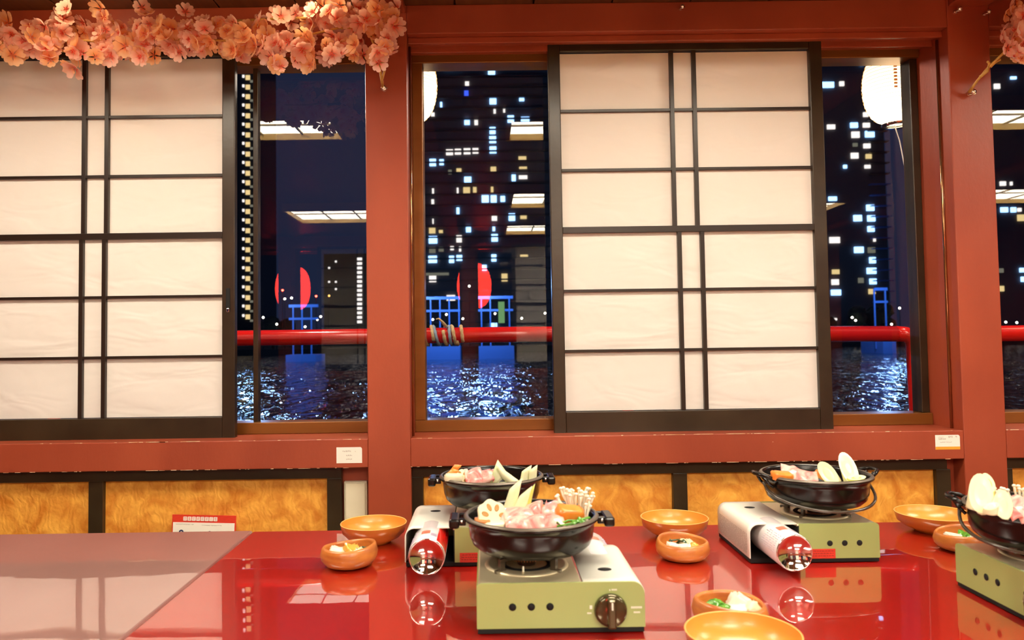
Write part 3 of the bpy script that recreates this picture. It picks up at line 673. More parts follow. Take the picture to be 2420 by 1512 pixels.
# tied dry leaves on the right stem
# wall hooks
def hook(label, x, y, Y=2.86, s=1.0, under=False):
    c = atY(x, y, Y); r = empty('wall_hook', c); tag(r, label, 'hook')
    bm = mk(); lathe(bm, [(0, 0), (.010*s, 0), (.010*s, .004), (.004*s, .008), (.004*s, .016), (.009*s, .020), (.011*s, .026), (.008*s, .033), (0, .035)], 16, axis='Y'); obj('knob', bm, 'chrome', r)
    bm = mk(); tube(bm, [(.012*s, -.006, .006*s), (.014*s, -.022, 0), (.004*s, -.028, -.010*s), (-.008*s, -.02, -.008*s), (-.012*s, -.006, 0)], .003*s, 8); obj('hook_arm', bm, 'chrome', r)
hook('chrome hook on the left pillar holding the garland end', 908, 212)
hook('chrome hook on the right pillar holding the tan stem', 2290, 222)
hook('small chrome hook on the header beam above the middle screen', 1608, 22, s=.7)
hook('small chrome hook at the very top of the right pillar', 2258, 27, s=.9)
hook('small chrome hook beside the garland at the top right', 2326, 34, s=.7)

# ---------------------------------------------------------------- stickers, outlet, leaflet
def sticker(label, x0, y0, w_, h_, band, lines):
    c = atY(x0, y0, 2.859); r = empty('sticker', (c.x, 2.8600, c.z)); tag(r, label, 'sticker')
    W_, H_ = w_/F*2.86, h_/F*2.86
    bm = mk(); k = .006
    vs = [(0, 0), (0, -H_), (W_, -H_), (W_, -k), (W_-.003, -.0015), (W_-k, 0)]
    a = [bm.verts.new((p[0], -.0006, p[1])) for p in vs]; b = [bm.verts.new((p[0], 0, p[1])) for p in vs]
    bm.faces.new(a); bm.faces.new(b[::-1])
    for i in range(len(vs)): j = (i+1) % len(vs); bm.faces.new((a[i], b[i], b[j], a[j]))
    obj('paper_tag', bm, 'white', r)
    if band: bx('colour_band', (0, -.0009, -H_), (W_, -.0005, -H_+H_*.2), 'orange', r)
    bm = mk(); q = random.Random(int(x0))
    for (u0, u1, v, hh) in lines:
        u = u0
        while u < u1:
            d = q.uniform(.012, .03); z = -v*H_+q.uniform(-.04, .04)*H_*.3; hgt = hh*H_*q.uniform(.5, 1)
            box(bm, (u*W_, -.0010, z-hgt/2), ((u+d*.55)*W_, -.0006, z+hgt/2)); u += d+.008
    obj('small_print', bm, 'greyink', r)
sticker('small blank-cornered white label on the left sill beam', 795, 1057, 60, 37, False, ((.24, .56, .25, .10), (.72, .76, .26, .06), (.38, .62, .52, .09), (.38, .60, .76, .09)))
sticker('small white label with orange bottom band on the right sill beam', 2210, 1028, 58, 34, True, ((.14, .34, .14, .05), (.14, .44, .27, .13), (.54, .70, .13, .13), (.83, .87, .12, .12), (.2, .68, .50, .06)))
r = empty('outlet_cover', (-.500, 2.93, .30)); tag(r, 'tall ivory plastic outlet cover on the wall beside the left pillar', 'outlet')
bx('cover_plate', (-.044, -.022, -.10), (.044, 0, .113), 'plastic', r, .004)
bx('cover_lip', (-.038, -.026, -.094), (.038, -.021, .107), 'plastic', r, .003)
lf = empty('leaflet', (0, 0, 0)); c = atY(410, 1214, 2.895); lf.location = (c.x, 2.885, c.z); lf.rotation_euler = (0, math.radians(2.0), 0)
tag(lf, 'red-headed white leaflet leaning on the gold wall panel behind the table', 'leaflet')
W_ = .239
bx('sheet', (0, 0, -.30), (W_, .002, 0), 'labelred', lf)
bx('white_field', (.004, -.0012, -.296), (W_-.005, 0, -.028), 'white', lf)
bm = mk()
for i in range(8):
    u = .042+i*.0162; gap = .0008
    box(bm, (u, -.001, -.0215), (u+.0135, 0, -.0065), .0015)
obj('headline', bm, 'white', lf)
bm = mk(); q = random.Random(4)
for i in range(8):
    u = .042+i*.0162
    for z in (-.0105, -.0140, -.0175): box(bm, (u+.002+q.uniform(0, .003), -.0014, z), (u+.0115-q.uniform(0, .004), -.0009, z+.0009))
    if i % 2: box(bm, (u+.0062, -.0014, -.019), (u+.0070, -.0009, -.009))
obj('headline_strokes', bm, 'labelred', lf)
bm = mk()
for u0, n, v in ((.014, 22, -.034), (.112, 24, -.036)):
    for i in range(n): box(bm, (u0+i*.0031, -.0016, v-q.uniform(.001, .003)), (u0+i*.0031+.0018, -.001, v))
obj('caption', bm, 'greyink', lf)
bm = mk()
for cx_, rr_ in ((.036, .009), (.142, .006)):
    lathe(bm, [(rr_, .0), (rr_, .0008), (rr_*.4, .0008), (rr_*.4, 0)], 20, c=(cx_, -.0008, -.064), axis='Y')
obj('pictogram', bm, 'blueink', lf)

# ---------------------------------------------------------------- tables
def table(label, x0, x1, mt, y0=.80, y1=2.385):
    r = empty('low_table', ((x0+x1)/2, (y0+y1)/2, 0)); tag(r, label, 'table'); hx, hy = (x1-x0)/2, (y1-y0)/2
    bx('table_top', (-hx, -hy, TT-.045), (hx, hy, TT), mt, r, .005)
    bx('apron', (-hx+.06, -hy+.06, TT-.11), (hx-.06, -hy+.08, TT-.045), mt, r); bx('apron', (-hx+.06, hy-.08, TT-.11), (hx-.06, hy-.06, TT-.045), mt, r)
    for sx in (-1, 1):
        for sy in (-1, 1): bx('leg', (sx*(hx-.10)-.04, sy*(hy-.10)-.04, 0), (sx*(hx-.10)+.04, sy*(hy-.10)+.04, TT-.045), mt, r, .004)
    return r
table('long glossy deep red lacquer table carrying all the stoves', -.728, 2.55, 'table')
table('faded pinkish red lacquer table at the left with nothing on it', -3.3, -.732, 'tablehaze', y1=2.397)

# ---------------------------------------------------------------- stoves
def make_stove():
    r = empty('gas_stove'); H = .100; z0 = .012
    hw = .1665; hd = .135; cs = .045      # cover starts at x=cs
    bx('base_tray_shade', (-hw+.002, -hd+.002, .0025), (hw-.002, hd-.002, z0+.001), 'hole', r)  # black tray carried down to stand in for the shadow under the stove
    for sx in (-1, 1):
        for sy in (-1, 1):
            bm = mk(); lathe(bm, [(0, 0), (.009, 0), (.011, z0), (0, z0)], 12, c=(sx*(hw-.022), sy*(hd-.022), 0)); obj('foot', bm, 'hole', r)
    # front panel, rounded top corners
    def panel(x0, x1, y0, y1, rl, rr_):
        bm = mk(); pts = [(x0, z0), (x1, z0)]
        for k in range(7): a = k/6*PI/2; pts.append((x1-rr_+rr_*math.cos(a), H-rr_+rr_*math.sin(a)))
        for k in range(7): a = PI/2+k/6*PI/2; pts.append((x0+rl+rl*math.cos(a), H-rl+rl*math.sin(a)))
        A = [bm.verts.new((p[0], y0, p[1])) for p in pts]; B = [bm.verts.new((p[0], y1, p[1])) for p in pts]
        bm.faces.new(A); bm.faces.new(B[::-1])
        for i in range(len(pts)): j = (i+1) % len(pts); bm.faces.new((A[i], B[i], B[j], A[j]))
        return bm
    fp = obj('front_panel', panel(-hw, hw, -hd, -hd+.005, .010, .024), 'green', r)
    rp_ = obj('rear_panel', panel(-hw, cs-.006, hd-.005, hd, .010, .003), 'green', r)
    bx('side_panel', (-hw, -hd+.005, z0), (-hw+.005, hd-.005, H-.008), 'green', r)
    bx('inner_partition', (cs-.008, -hd+.006, z0), (cs-.003, hd-.002, H-.006), 'hole', r)
    for s_, xs in ((-1, (-hw+.071, -hw+.108, -hw+.145)), (1, (-hw+.052, -hw+.090, -hw+.128))):
        for x in xs:
            bm = mk(); lathe(bm, [(0, .0), (.0070, .0), (.0074, .0006), (0, .0006)], 20, axis='Y')
            for v in bm.verts: v.co = Vector((x+v.co.x, s_*hd+.0007*s_+(v.co.y+.0003), (.054 if s_ < 0 else .050)+v.co.z))
            obj('vent_hole', bm, 'hole', r)
    # top plate
    bm = mk(); box(bm, (-hw+.003, -hd+.004, H-.010), (cs-.002, hd-.004, H-.0015), .003)
    obj('top_plate', bm, 'plate', r)
    bc = (-.060, 0)
    bm = mk(); lathe(bm, [(.090, H-.0015), (.088, H+.002), (.080, H+.001), (.060, H-.001), (.052, H-.0004), (0, H-.0004)], 48, c=(bc[0], bc[1], 0)); obj('drip_pan', bm, 'plate', r)
    bm = mk(); lathe(bm, [(.056, H-.0002), (.054, H+.0014), (.046, H+.0014), (.044, H-.0002)], 40, c=(bc[0], bc[1], 0)); obj('pan_well', bm, 'hole', r)
    bm = mk(); lathe(bm, [(.020, H), (.022, H+.010), (.034, H+.012), (.036, H+.016), (.034, H+.020), (.020, H+.022), (0, H+.022)], 40, c=(bc[0], bc[1], 0)); br = obj('burner_head', bm, 'trivet', r)
    bm = mk()
    for k in range(36):
        a = k*PI/18; cxx, cyy = bc[0]+.035*math.cos(a), bc[1]+.035*math.sin(a)
        tube(bm, [(cxx, cyy, H+.012), (cxx+.001*math.cos(a), cyy+.001*math.sin(a), H+.020)], .0012, 4)
    obj('flame_ports', bm, 'bowl', br)
    bm = mk(); tube(bm, [(bc[0]-.01, -.062, H), (bc[0]-.01, -.062, H+.012)], .0022, 8); obj('igniter', bm, 'print', r)
    tv = None
    for k in range(4):
        a = PI/4+k*PI/2; d = Vector((math.cos(a), math.sin(a), 0)); s = Vector((-math.sin(a), math.cos(a), 0)); c = Vector((bc[0], bc[1], 0))
        bm = mk()
        for (ra, rb, za, zb) in ((.050, .084, H+.018, H+.0255), (.070, .084, H-.001, H+.020), (.080, .096, H-.001, H+.005)):
            q = [c+d*ra, c+d*rb]
            vs = [bm.verts.new(p+s*t+Vector((0, 0, z))) for p in q for t in (-.0035, .0035) for z in (za, zb)]
            for f in ((0, 1, 3, 2), (4, 6, 7, 5), (0, 4, 5, 1), (2, 3, 7, 6), (0, 2, 6, 4), (1, 5, 7, 3)): bm.faces.new([vs[i] for i in f])
        obj('trivet_arm', bm, 'trivet', r)
    # cover over the can compartment, open at the rear
    def cov(y0, y1):
        bm = mk(); th = .0022; out = []; inn = []
        R_ = .024; ys = (y0, y1)
        pts = [(cs, H+.0010)]
        for k in range(9): a = PI/2-k/8*PI/2; pts.append((hw+.0008-R_+R_*math.cos(a), H+.0010-R_+R_*math.sin(a)))
        pts.append((hw+.0008, z0+.002))
        for p_i, p in enumerate(pts):
            nrm = (0, -1) if p_i == 0 else (-1, 0) if p_i == len(pts)-1 else (-math.cos(PI/2-(p_i-1)/8*PI/2), -math.sin(PI/2-(p_i-1)/8*PI/2))
            out.append(p); inn.append((p[0]+nrm[0]*th, p[1]+nrm[1]*th))
        NY = 12; grid = []
        for side in (out, inn):
            g = []
            for j in range(NY+1):
                y = y0+(y1-y0)*j/NY; row = []
                for i, p in enumerate(side):
                    yy = y
                    if j >= NY-1 and i <= 9:   # scalloped rear lip
                        yy -= (.006 if j == NY else .003)*(1-math.cos((p[0]-cs)/(hw-cs)*2*PI))/2
                    row.append(bm.verts.new((p[0], yy, p[1])))
                g.append(row)
            grid.append(g)
        n = len(out)
        for s_ in (0, 1):
            for j in range(NY):
                for i in range(n-1):
                    f = bm.faces.new((grid[s_][j][i], grid[s_][j][i+1], grid[s_][j+1][i+1], grid[s_][j+1][i])); f.smooth = True
        for j in (0, NY):
            for i in range(n-1): bm.faces.new((grid[0][j][i], grid[0][j][i+1], grid[1][j][i+1], grid[1][j][i]))
        for i in (0, n-1):
            for j in range(NY): bm.faces.new((grid[0][j][i], grid[0][j+1][i], grid[1][j+1][i], grid[1][j][i]))
        return bm
    cv = obj('can_cover', cov(-hd+.004, hd), 'case', r)
    bm = mk(); lathe(bm, [(0, 0), (.0145, 0), (.0145, .0004), (0, .0004)], 28, c=(0, 0, 0), wob=lambda p: Vector((p.x, p.y*.8, p.z))); obj('cover_hole', bm, 'hole', cv, loc=(cs+.055, -.045 if False else -.055, H+.0011))
    bm = mk(); q = random.Random(2)
    for k in range(15):   # printed lines on the side
        z = .022+k*.0035
        y = -.115+(0 if k % 5 else .0)
        while y < .115:
            L_ = q.uniform(.006, .03); box(bm, (hw+.0006, y, z), (hw+.0011, min(y+L_, .118), z+.0011)); y += L_+q.uniform(.002, .006)
    obj('side_print', bm, 'greyink', cv)
    # knob
    kn = obj('knob', (lambda bm: (lathe(bm, [(0, -.002), (.031, -.002), (.033, .002), (.031, .010), (.026, .013), (0, .013)], 40, axis='Y'), bm)[1])(mk()), 'knob', r, loc=(.098, -hd, .046))
    bm = mk(); box(bm, (-.0085, -.026, -.030), (.0085, -.012, .028), .004); obj('knob_bar', bm, 'knob', kn)
    bx('knob_mark', (-.0015, -.0275, .008), (.0015, -.0258, .022), 'print', kn)
    bm = mk(); q = random.Random(8)
    y_ = -hd
    for (xa, xb, z, hh) in ((.139, .160, .050, .0040), (.144, .156, .0405, .0030), (.101, .111, .085, .003), (.052, .060, .040, .0028)):
        u = xa
        while u < xb: box(bm, (u, y_-.0004, z-hh/2), (u+.0016, y_, z+hh/2)); u += .0022
    box(bm, (.0965, y_-.0004, .083), (.0985, y_, .086)); box(bm, (.057, y_-.0004, .048), (.062, y_, .055))
    obj('panel_print', bm, 'print', r)
    lb = bx('warning_label', (-.052, hd, .012), (.026, hd+.0006, .036), 'labelred', r, label='red warning label on the rear panel')
    bm = mk(); q = random.Random(9)
    for k in range(3):
        x = -.047
        while x < .020: L_ = q.uniform(.003, .008); box(bm, (x, hd+.0005, .018+k*.006), (min(x+L_, .022), hd+.0009, .0195+k*.006)); x += L_+.002
    obj('label_text', bm, 'labelink', lb)
    return r
stove0 = make_stove()
STV = [((.1415, 1.665, TT), 0, 'front green gas stove with its dial facing the viewer'),
       ((.835, 2.105, TT), PI, 'green gas stove under the pot with tall leek slices, red label by its can'),
       ((-.048, 2.118, TT), PI, 'green gas stove at the back left, half hidden by the front pot'),
       ((1.213, 1.612, TT), -PI/2, 'green gas stove at the right edge turned sideways')]
stove0['group'] = 'green cassette gas stoves'
for i, (loc, rz, lab) in enumerate(STV):
    s_ = stove0 if i == 0 else dup(stove0)
    s_.location = loc; s_.rotation_euler = (0, 0, rz); tag(s_, lab, 'stove', 'green cassette gas stoves')
# gas cans (local: axis along Y, dished end towards -Y)
def make_can():
    r = empty('gas_can'); R_ = .0445; L_ = .20
    bm = mk(); lathe(bm, [(R_-.0025, 0), (R_, -.004), (R_, -L_+.02), (R_*.6, -L_), (R_*.3, -L_), (0, -L_)], 48, axis='Y'); obj('can_body', bm, 'can', r)
    bm = mk(); prof = [(R_-.0030, -.003), (R_-.0008, .0005), (R_-.0014, .0028), (R_-.0034, .0030), (R_-.0046, .0005)]
    lathe(bm, prof, 48, axis='Y'); obj('can_rim', bm, 'chrome', r)
    bm = mk(); Rd = R_-.0044; dp = .013
    pr = [(Rd*math.sin(PI/2*(1-k/10)), -.0005-dp*math.cos(PI/2*(1-k/10))*1.0) for k in range(11)]
    pr = [(Rd*(1-k/10), -.0005-dp*(1-(1-k/10)**2)) for k in range(11)]
    lathe(bm, pr, 48, axis='Y'); obj('dished_end', bm, 'chrome', r)
    def patch(a0, a1, y0, y1, mt, name):
        bm = mk(); n = 10; A = []
        for k in range(n+1):
            a = a0+(a1-a0)*k/n; A.append([bm.verts.new(((R_+.0004)*math.cos(a), y, (R_+.0004)*math.sin(a))) for y in (y0, y1)])
        for k in range(n): f = bm.faces.new((A[k][0], A[k+1][0], A[k+1][1], A[k][1])); f.smooth = True
        return obj(name, bm, mt, r)
    patch(1.45, 1.95, .045, .075, 'canpink', 'print_patch'); patch(1.05, 1.4, .030, .055, 'canlilac', 'print_patch')
    bm = mk(); q = random.Random(3)
    for row in range(9):
        a = 2.2+row*.12; y = .012
        while y < .09:
            l = q.uniform(.003, .01); c = Vector(((R_+.0005)*math.cos(a), 0, (R_+.0005)*math.sin(a)))
            box(bm, (c.x-.0005, y, c.z-.0005), (c.x+.0005, y+l, c.z+.0005)); y += l+q.uniform(.003, .012)
    obj('fine_print', bm, 'canlilac', r)
    return r, patch
can0, patch = make_can()
c1 = dup(can0)
patch(.05, 1.0, .004, .19, 'canred', 'red_stripe')      # only the back left can shows its red side
CZ = .0607
can0.location = (-.150, 1.865, TT+CZ); tag(can0, 'white and red gas can sticking out of the back left stove', 'gas can', 'butane gas cans')
c1.location = (.735, 1.852, TT+CZ); tag(c1, 'white gas can with salmon patch sticking out of the back right stove', 'gas can', 'butane gas cans')
c2 = dup(c1, (.2475, 1.905, TT+CZ), PI); tag(c2, 'white gas can poking out behind the front stove, dished end hidden', 'gas can', 'butane gas cans')
c3 = dup(c1, (1.455, 1.505, TT+CZ), PI/2); tag(c3, 'gas can in the sideways stove at the right edge', 'gas can', 'butane gas cans')
for (x, y, a) in ((-.150, 1.995, 0), (.735, 1.985, 0), (.2475, 1.77, 0), (1.33, 1.505, 1)):
    pass

# ---------------------------------------------------------------- pots
POTZ = TT+.1258
def make_pot(bail):
    r = empty('iron_pot')
    pr = [(0, .0), (.092, 0), (.114, .004), (.127, .014), (.1325, .026), (.1350, .045), (.1365, .0585), (.1435, .0600), (.1455, .0625), (.1455, .0665), (.1425, .0700), (.1395, .0715), (.1365, .0705), (.1335, .064), (.131, .050), (.128, .030), (.118, .014), (.09, .009), (0, .008)]
    pr = [(a_, z_ if z_ < .004 else z_*1.0+.0105*min(1, z_/.045)) for a_, z_ in pr]
    bm = mk(); lathe(bm, pr, 72, mi=[0]*9+[1, 1, 1]+[0]*6); obj('pot_body', bm, ['iron', 'iron_in'], r)
    for s_ in (-1, 1):
        bm = mk()
        if not bail:
            box(bm, (min(s_*.140, s_*.156), -.030, .050), (max(s_*.140, s_*.156), -.020, .066), .002); box(bm, (min(s_*.140, s_*.156), .020, .050), (max(s_*.140, s_*.156), .030, .066), .002)
            box(bm, (min(s_*.154, s_*.176), -.037, .044), (max(s_*.154, s_*.176), .037, .066), .005)
            h_ = obj('handle', bm, 'iron', r, loc=(0, 0, .0105))
            bm = mk(); lathe(bm, [(0, .0), (.0035, 0), (.003, .003), (0, .004)], 10, c=(s_*.149, -.030, .060), axis='Y'); obj('rivet', bm, 'chrome', h_)
        else:
            pts = [(s_*.138, -.040, .062), (s_*.155, -.034, .070), (s_*.170, -.018, .074), (s_*.173, 0, .074), (s_*.170, .018, .074), (s_*.155, .034, .070), (s_*.138, .040, .062)]
            tube(bm, pts, .0055, 8)
            pts = [(s_*.134, -.030, .040), (s_*.146, -.024, .050), (s_*.160, -.014, .068)]; tube(bm, pts, .004, 8)
            pts = [(s_*.134, .030, .040), (s_*.146, .024, .050), (s_*.160, .014, .068)]; tube(bm, pts, .004, 8)
            obj('handle', bm, 'iron', r, loc=(0, 0, .0105))
    if bail:
        bm = mk(); pts = []
        for k in range(25):
            a = PI+PI*k/24; pts.append((.149*math.cos(a), .137*math.sin(a), .060-.056*abs(math.sin(a))**.6))
        tube(bm, pts, .0040, 8); obj('bail_handle', bm, 'steel' if False else 'trivet', r)
    return r
potA = make_pot(False); potB = make_pot(True)
potA.location = (.094, 1.690, POTZ); tag(potA, 'front black iron pot heaped with pork, lotus root and mushrooms', 'pot', 'black iron hot pots')
p2 = dup(potA, (.011, 2.150, POTZ)); tag(p2, 'black iron pot on the back left stove with carrot sticks at its left', 'pot', 'black iron hot pots')
potB.location = (.897, 2.100, POTZ); potB.rotation_euler = (0, 0, math.radians(6)); tag(potB, 'black iron pot with bail handle holding tall yellow leek slices', 'pot', 'black iron hot pots')
p4 = dup(potB, (1.200, 1.672, POTZ), math.radians(-38)); tag(p4, 'black iron pot cut off by the right photo edge', 'pot', 'black iron hot pots')
potA.scale = (1.015, 1.015, .94)
POT = {'front pot': (.094, 1.690), 'back left pot': (.011, 2.150), 'back right pot': (.897, 2.100), 'pot at the right edge': (1.200, 1.672)}

# ---------------------------------------------------------------- food
def leek(name, label, loc, r=.017, L=.06, slant=1.6, tilt=(0, 0, 0), mt='leek', cut='leekcut', bend=0, flat=.75, cat='leek', group=None, taper=1.0, face=0):
    """obliquely sliced stalk, cut face up"""
    bm = mk(); n = 20; rings = []
    H = 5
    for j in range(H+1):
        v = j/H; row = []
        rr_ = r*(taper+(1-taper)*v) if taper < 1 else r*(1-(1-1/taper)*v)
        for k in range(n):
            a = k*2*PI/n; x, y = rr_*math.cos(a), rr_*flat*math.sin(a)
            z = (L+slant*x)*v if v > 0 else 0
            row.append(bm.verts.new((x+bend*v*v, y, z)))
        rings.append(row)
    for A, B in zip(rings[:-1], rings[1:]):
        for k in range(n): f = bm.faces.new((A[k], A[(k+1) % n], B[(k+1) % n], B[k])); f.smooth = True
    bm.faces.new(rings[0][::-1])
    ctr = sum((v.co for v in rings[-1]), Vector())/n; prev = rings[-1]
    for s_, dz, mi in ((.82, 0, 1), (.55, -.0015, 1), (.30, 0.0005, 0)):
        row = [bm.verts.new(ctr+(v.co-ctr)*s_+Vector((0, 0, dz))) for v in rings[-1]]
        for k in range(n): f = bm.faces.new((prev[k], prev[(k+1) % n], row[(k+1) % n], row[k])); f.material_index = mi
        prev = row
    f = bm.faces.new(prev); f.material_index = 1
    if face:
        for v in bm.verts: v.co = Matrix.Rotation(face, 3, 'Z') @ v.co
    o = obj(name, bm, [mt, cut], loc=loc, rot=tilt); tag(o, label, cat, group); return o
def pork_slice(label, loc, L=.10, W=.055, amp=.014, fq=3, rot=(0, 0, 0), seed=1, group=None):
    bm = mk(); q = random.Random(seed); nx, ny = 36, 12; top = {}; bot = {}
    p1, p2_ = q.uniform(0, 6), q.uniform(0, 6)
    for i in range(nx+1):
        for j in range(ny+1):
            u, v = i/nx, j/ny; edge = 1-.12*math.sin(u*9+p1)-.08*math.sin(u*17+p2_)
            x = (u-.5)*L+.010*math.sin(u*PI*2*fq+p1)*1.0; y = (v-.5)*W*edge
            z = amp*(math.sin(u*PI*2*fq+p1+.8*math.sin(v*3))*.7+.5*math.sin(v*4+p2_+u*3))+.016*(1-(2*v-1)**2)*(1-(2*u-1)**2)
            top[i, j] = bm.verts.new((x, y, z+.0013)); bot[i, j] = bm.verts.new((x, y, z-.0013))
    for i in range(nx):
        for j in range(ny):
            for g, fl_ in ((top, 1), (bot, 0)):
                vs = (g[i, j], g[i+1, j], g[i+1, j+1], g[i, j+1]); f = bm.faces.new(vs if fl_ else vs[::-1]); f.smooth = True
    for i in range(nx):
        for j in (0, ny): bm.faces.new((top[i, j], bot[i, j], bot[i+1, j], top[i+1, j]))
    for j in range(ny):
        for i in (0, nx): bm.faces.new((top[i, j], bot[i, j], bot[i, j+1], top[i, j+1]))
    o = obj('pork_slice', bm, 'pork', loc=loc, rot=rot); tag(o, label, 'meat', group); return o
def chunk(name, label, loc, size, mt, seed, cat, rot=(0, 0, 0), group=None, rough=.16):
    bm = mk(); q = random.Random(seed); bmesh.ops.create_cube(bm, size=1)
    bmesh.ops.bevel(bm, geom=list(bm.edges), offset=.24, segments=2, profile=.6, affect='EDGES')
    bmesh.ops.subdivide_edges(bm, edges=list(bm.edges), cuts=1)
    for v in bm.verts:
        v.co = Vector((v.co.x*size[0], v.co.y*size[1], v.co.z*size[2]))*(1+q.uniform(-rough, rough)*.5)
    for f in bm.faces: f.smooth = True
    o = obj(name, bm, mt, loc=loc, rot=rot); tag(o, label, cat, group); return o
def leafy(label, loc, s, mt, seed, name='green_leaf', cat='greens', group=None, rot=(0, 0, 0)):
    bm = mk(); q = random.Random(seed); nx, ny = 16, 6; g = {}
    for i in range(nx+1):
        for j in range(ny+1):
            u, v = i/nx, j/ny; w_ = math.sin(PI*min(1, u*1.02)*.97+.03)*.5
            g[i, j] = bm.verts.new(((u-.5)*s, (v-.5)*s*w_, s*.14*math.sin(u*7+seed)+s*.05*math.sin(v*9+u*11)))
    for i in range(nx):
        for j in range(ny): f = bm.faces.new((g[i, j], g[i+1, j], g[i+1, j+1], g[i, j+1])); f.smooth = True
    for k in range(3):
        a = q.uniform(-.3, .3); tube(bm, [(-.5*s, a*s*.2, 0), (0, a*s*.5, s*.12), (.45*s, a*s, s*.02)], s*.035, 6)
    o = obj(name, bm, mt, loc=loc, rot=rot, recalc=False); tag(o, label, cat, group); return o
def enoki(label, loc, n, h, seed, spread=.03, lean=(0, 0), th=.0024):
    r = empty('enoki_mushrooms', loc); tag(r, label, 'mushrooms'); q = random.Random(seed)
    for i in range(n):
        a = q.uniform(0, 6.28); rr_ = spread*math.sqrt(q.random()); x, y = rr_*math.cos(a)*.5, rr_*math.sin(a)*.3
        hh = h*q.uniform(.65, 1.05); tx = x*2.2+lean[0]+q.uniform(-.006, .006); ty = y*2+lean[1]
        bm = mk(); tube(bm, [(x, y, 0), (x*1.3, y*1.2, hh*.35), ((x+tx)/1.6, (y+ty)/1.7, hh*.72), (tx, ty, hh)], th, 6)
        lathe(bm, [(0, .0045), (.003, .0035), (.0046, .001), (.0040, -.001), (.0015, -.0012)], 8, c=(tx, ty, hh)); obj('mushroom', bm, 'enoki', r)
    bm = mk(); lathe(bm, [(0, -.012), (spread*.45, -.010), (spread*.5, .004), (spread*.3, .008), (0, .009)], 14, wob=lambda p: Vector((p.x, p.y*.6, p.z))); obj('mushroom_base', bm, 'enoki', r)
    return r
def lotus(label, loc, R_, rot, group=None):
    r = empty('lotus_root_slice', loc); r.rotation_euler = rot; tag(r, label, 'lotus root', group)
    bm = mk(); t = .008; n = 40
    ring = lambda rad, z: [bm.verts.new((rad*(1+.05*math.cos(7*k*2*PI/n))*math.cos(k*2*PI/n), rad*(1+.05*math.cos(7*k*2*PI/n))*math.sin(k*2*PI/n), z)) for k in range(n)]
    A, B, C_, D = ring(R_*.97, 0), ring(R_, .002), ring(R_, t-.002), ring(R_*.97, t)
    for P, Q in ((A, B), (B, C_), (C_, D)):
        for k in range(n): f = bm.faces.new((P[k], P[(k+1) % n], Q[(k+1) % n], Q[k])); f.smooth = True
    bm.faces.new(A[::-1]); bm.faces.new(D); obj('slice_body', bm, 'lotus', r)
    for k in range(7):
        a = k*2*PI/7+.3; bm = mk(); lathe(bm, [(0, 0), (R_*.15, 0), (R_*.17, .0007), (R_*.12, .0004), (0, .0004)], 14, wob=lambda p, a=a: Vector((p.x*math.cos(a)*1.35-p.y*math.sin(a)*.85, p.x*math.sin(a)*1.35+p.y*math.cos(a)*.85, p.z)))
        obj('seed_hole', bm, 'lotushole', r, loc=(R_*.58*math.cos(a), R_*.58*math.sin(a), t-.0002))
    return r
PZ = POTZ+.012          # food resting level inside the pots
def pp(px, py, Y): return atY(px, py, Y)
# --- front pot
lotus('round lotus root slice leaning at the left of the front pot', pp(1163, 1228, 1.655)+Vector((0, 0, .004)), .038, (math.radians(62), math.radians(14), math.radians(28)))
leek('leek_slice', 'tallest pale leek slice standing behind the pork in the front pot', pp(1196, 1232, 1.71), .016, .085, 1.5, (math.radians(-6), math.radians(16), 0), flat=.6, taper=1.5)
leek('leek_slice', 'middle pale leek slice with forked tip in the front pot', pp(1216, 1232, 1.70), .016, .070, 1.7, (math.radians(-5), math.radians(22), 0), flat=.55, taper=1.7)
leek('leek_slice', 'narrow yellow-green leek slice right of the tall ones in the front pot', pp(1236, 1228, 1.715), .010, .070, 2.2, (math.radians(-5), math.radians(16), 0), mt='leekgreen', flat=.6, taper=1.6)
pork_slice('broad pale pink pork slice left of centre in the front pot', pp(1225, 1232, 1.655), .098, .085, .007, 1.5, (math.radians(24), 0, math.radians(8)), 3)
pork_slice('folded deeper pink pork slice right of centre in the front pot', pp(1283, 1218, 1.675), .075, .075, .012, 2, (math.radians(32), math.radians(-6), math.radians(-12)), 5)
pork_slice('frilly pork slice along the front rim of the front pot', pp(1262, 1240, 1.61), .12, .05, .006, 3, (math.radians(20), 0, math.radians(2)), 9)
pork_slice('curled pork slice behind the carrot in the front pot', pp(1315, 1214, 1.715), .06, .06, .010, 1.5, (math.radians(40), 0, math.radians(-20)), 12)
chunk('carrot_slice', 'thick orange carrot slice at the right of the front pot', pp(1345, 1218, 1.64), (.060, .034, .040), 'carrot', 4, 'carrot', (math.radians(20), math.radians(6), .3))
enoki('fan of white enoki mushrooms standing at the right of the front pot', pp(1362, 1216, 1.69), 34, .054, 6, .038)
enoki('few thin enoki curling over the right rim of the front pot', pp(1385, 1234, 1.66), 4, .046, 8, .012, (.006, 0))
leafy('bright green leaf under the carrot in the front pot', pp(1345, 1240, 1.60), .055, 'leaf', 2, rot=(.2, 0, .2))
leafy('second green leaf at the right rim of the front pot', pp(1378, 1233, 1.615), .045, 'leaf', 5, rot=(.2, -.2, .4))
chunk('tofu_block', 'pale tofu under the lotus root in the front pot', pp(1165, 1243, 1.63), (.05, .04, .018), 'lotus', 6, 'tofu', (0, 0, .4))
chunk('shiitake_piece', 'brown mushroom piece at the left rim of the front pot', pp(1140, 1234, 1.635), (.034, .03, .014), 'acacia', 7, 'mushroom', (.1, .2, .2))
chunk('cabbage_piece', 'pale cabbage under the pork in the front pot', (.10, 1.69, PZ+.018), (.15, .15, .022), 'cabbage', 17, 'cabbage')
chunk('carrot_slice', 'bit of orange carrot behind the leek in the front pot', pp(1268, 1203, 1.74), (.04, .02, .02), 'carrot', 19, 'carrot')
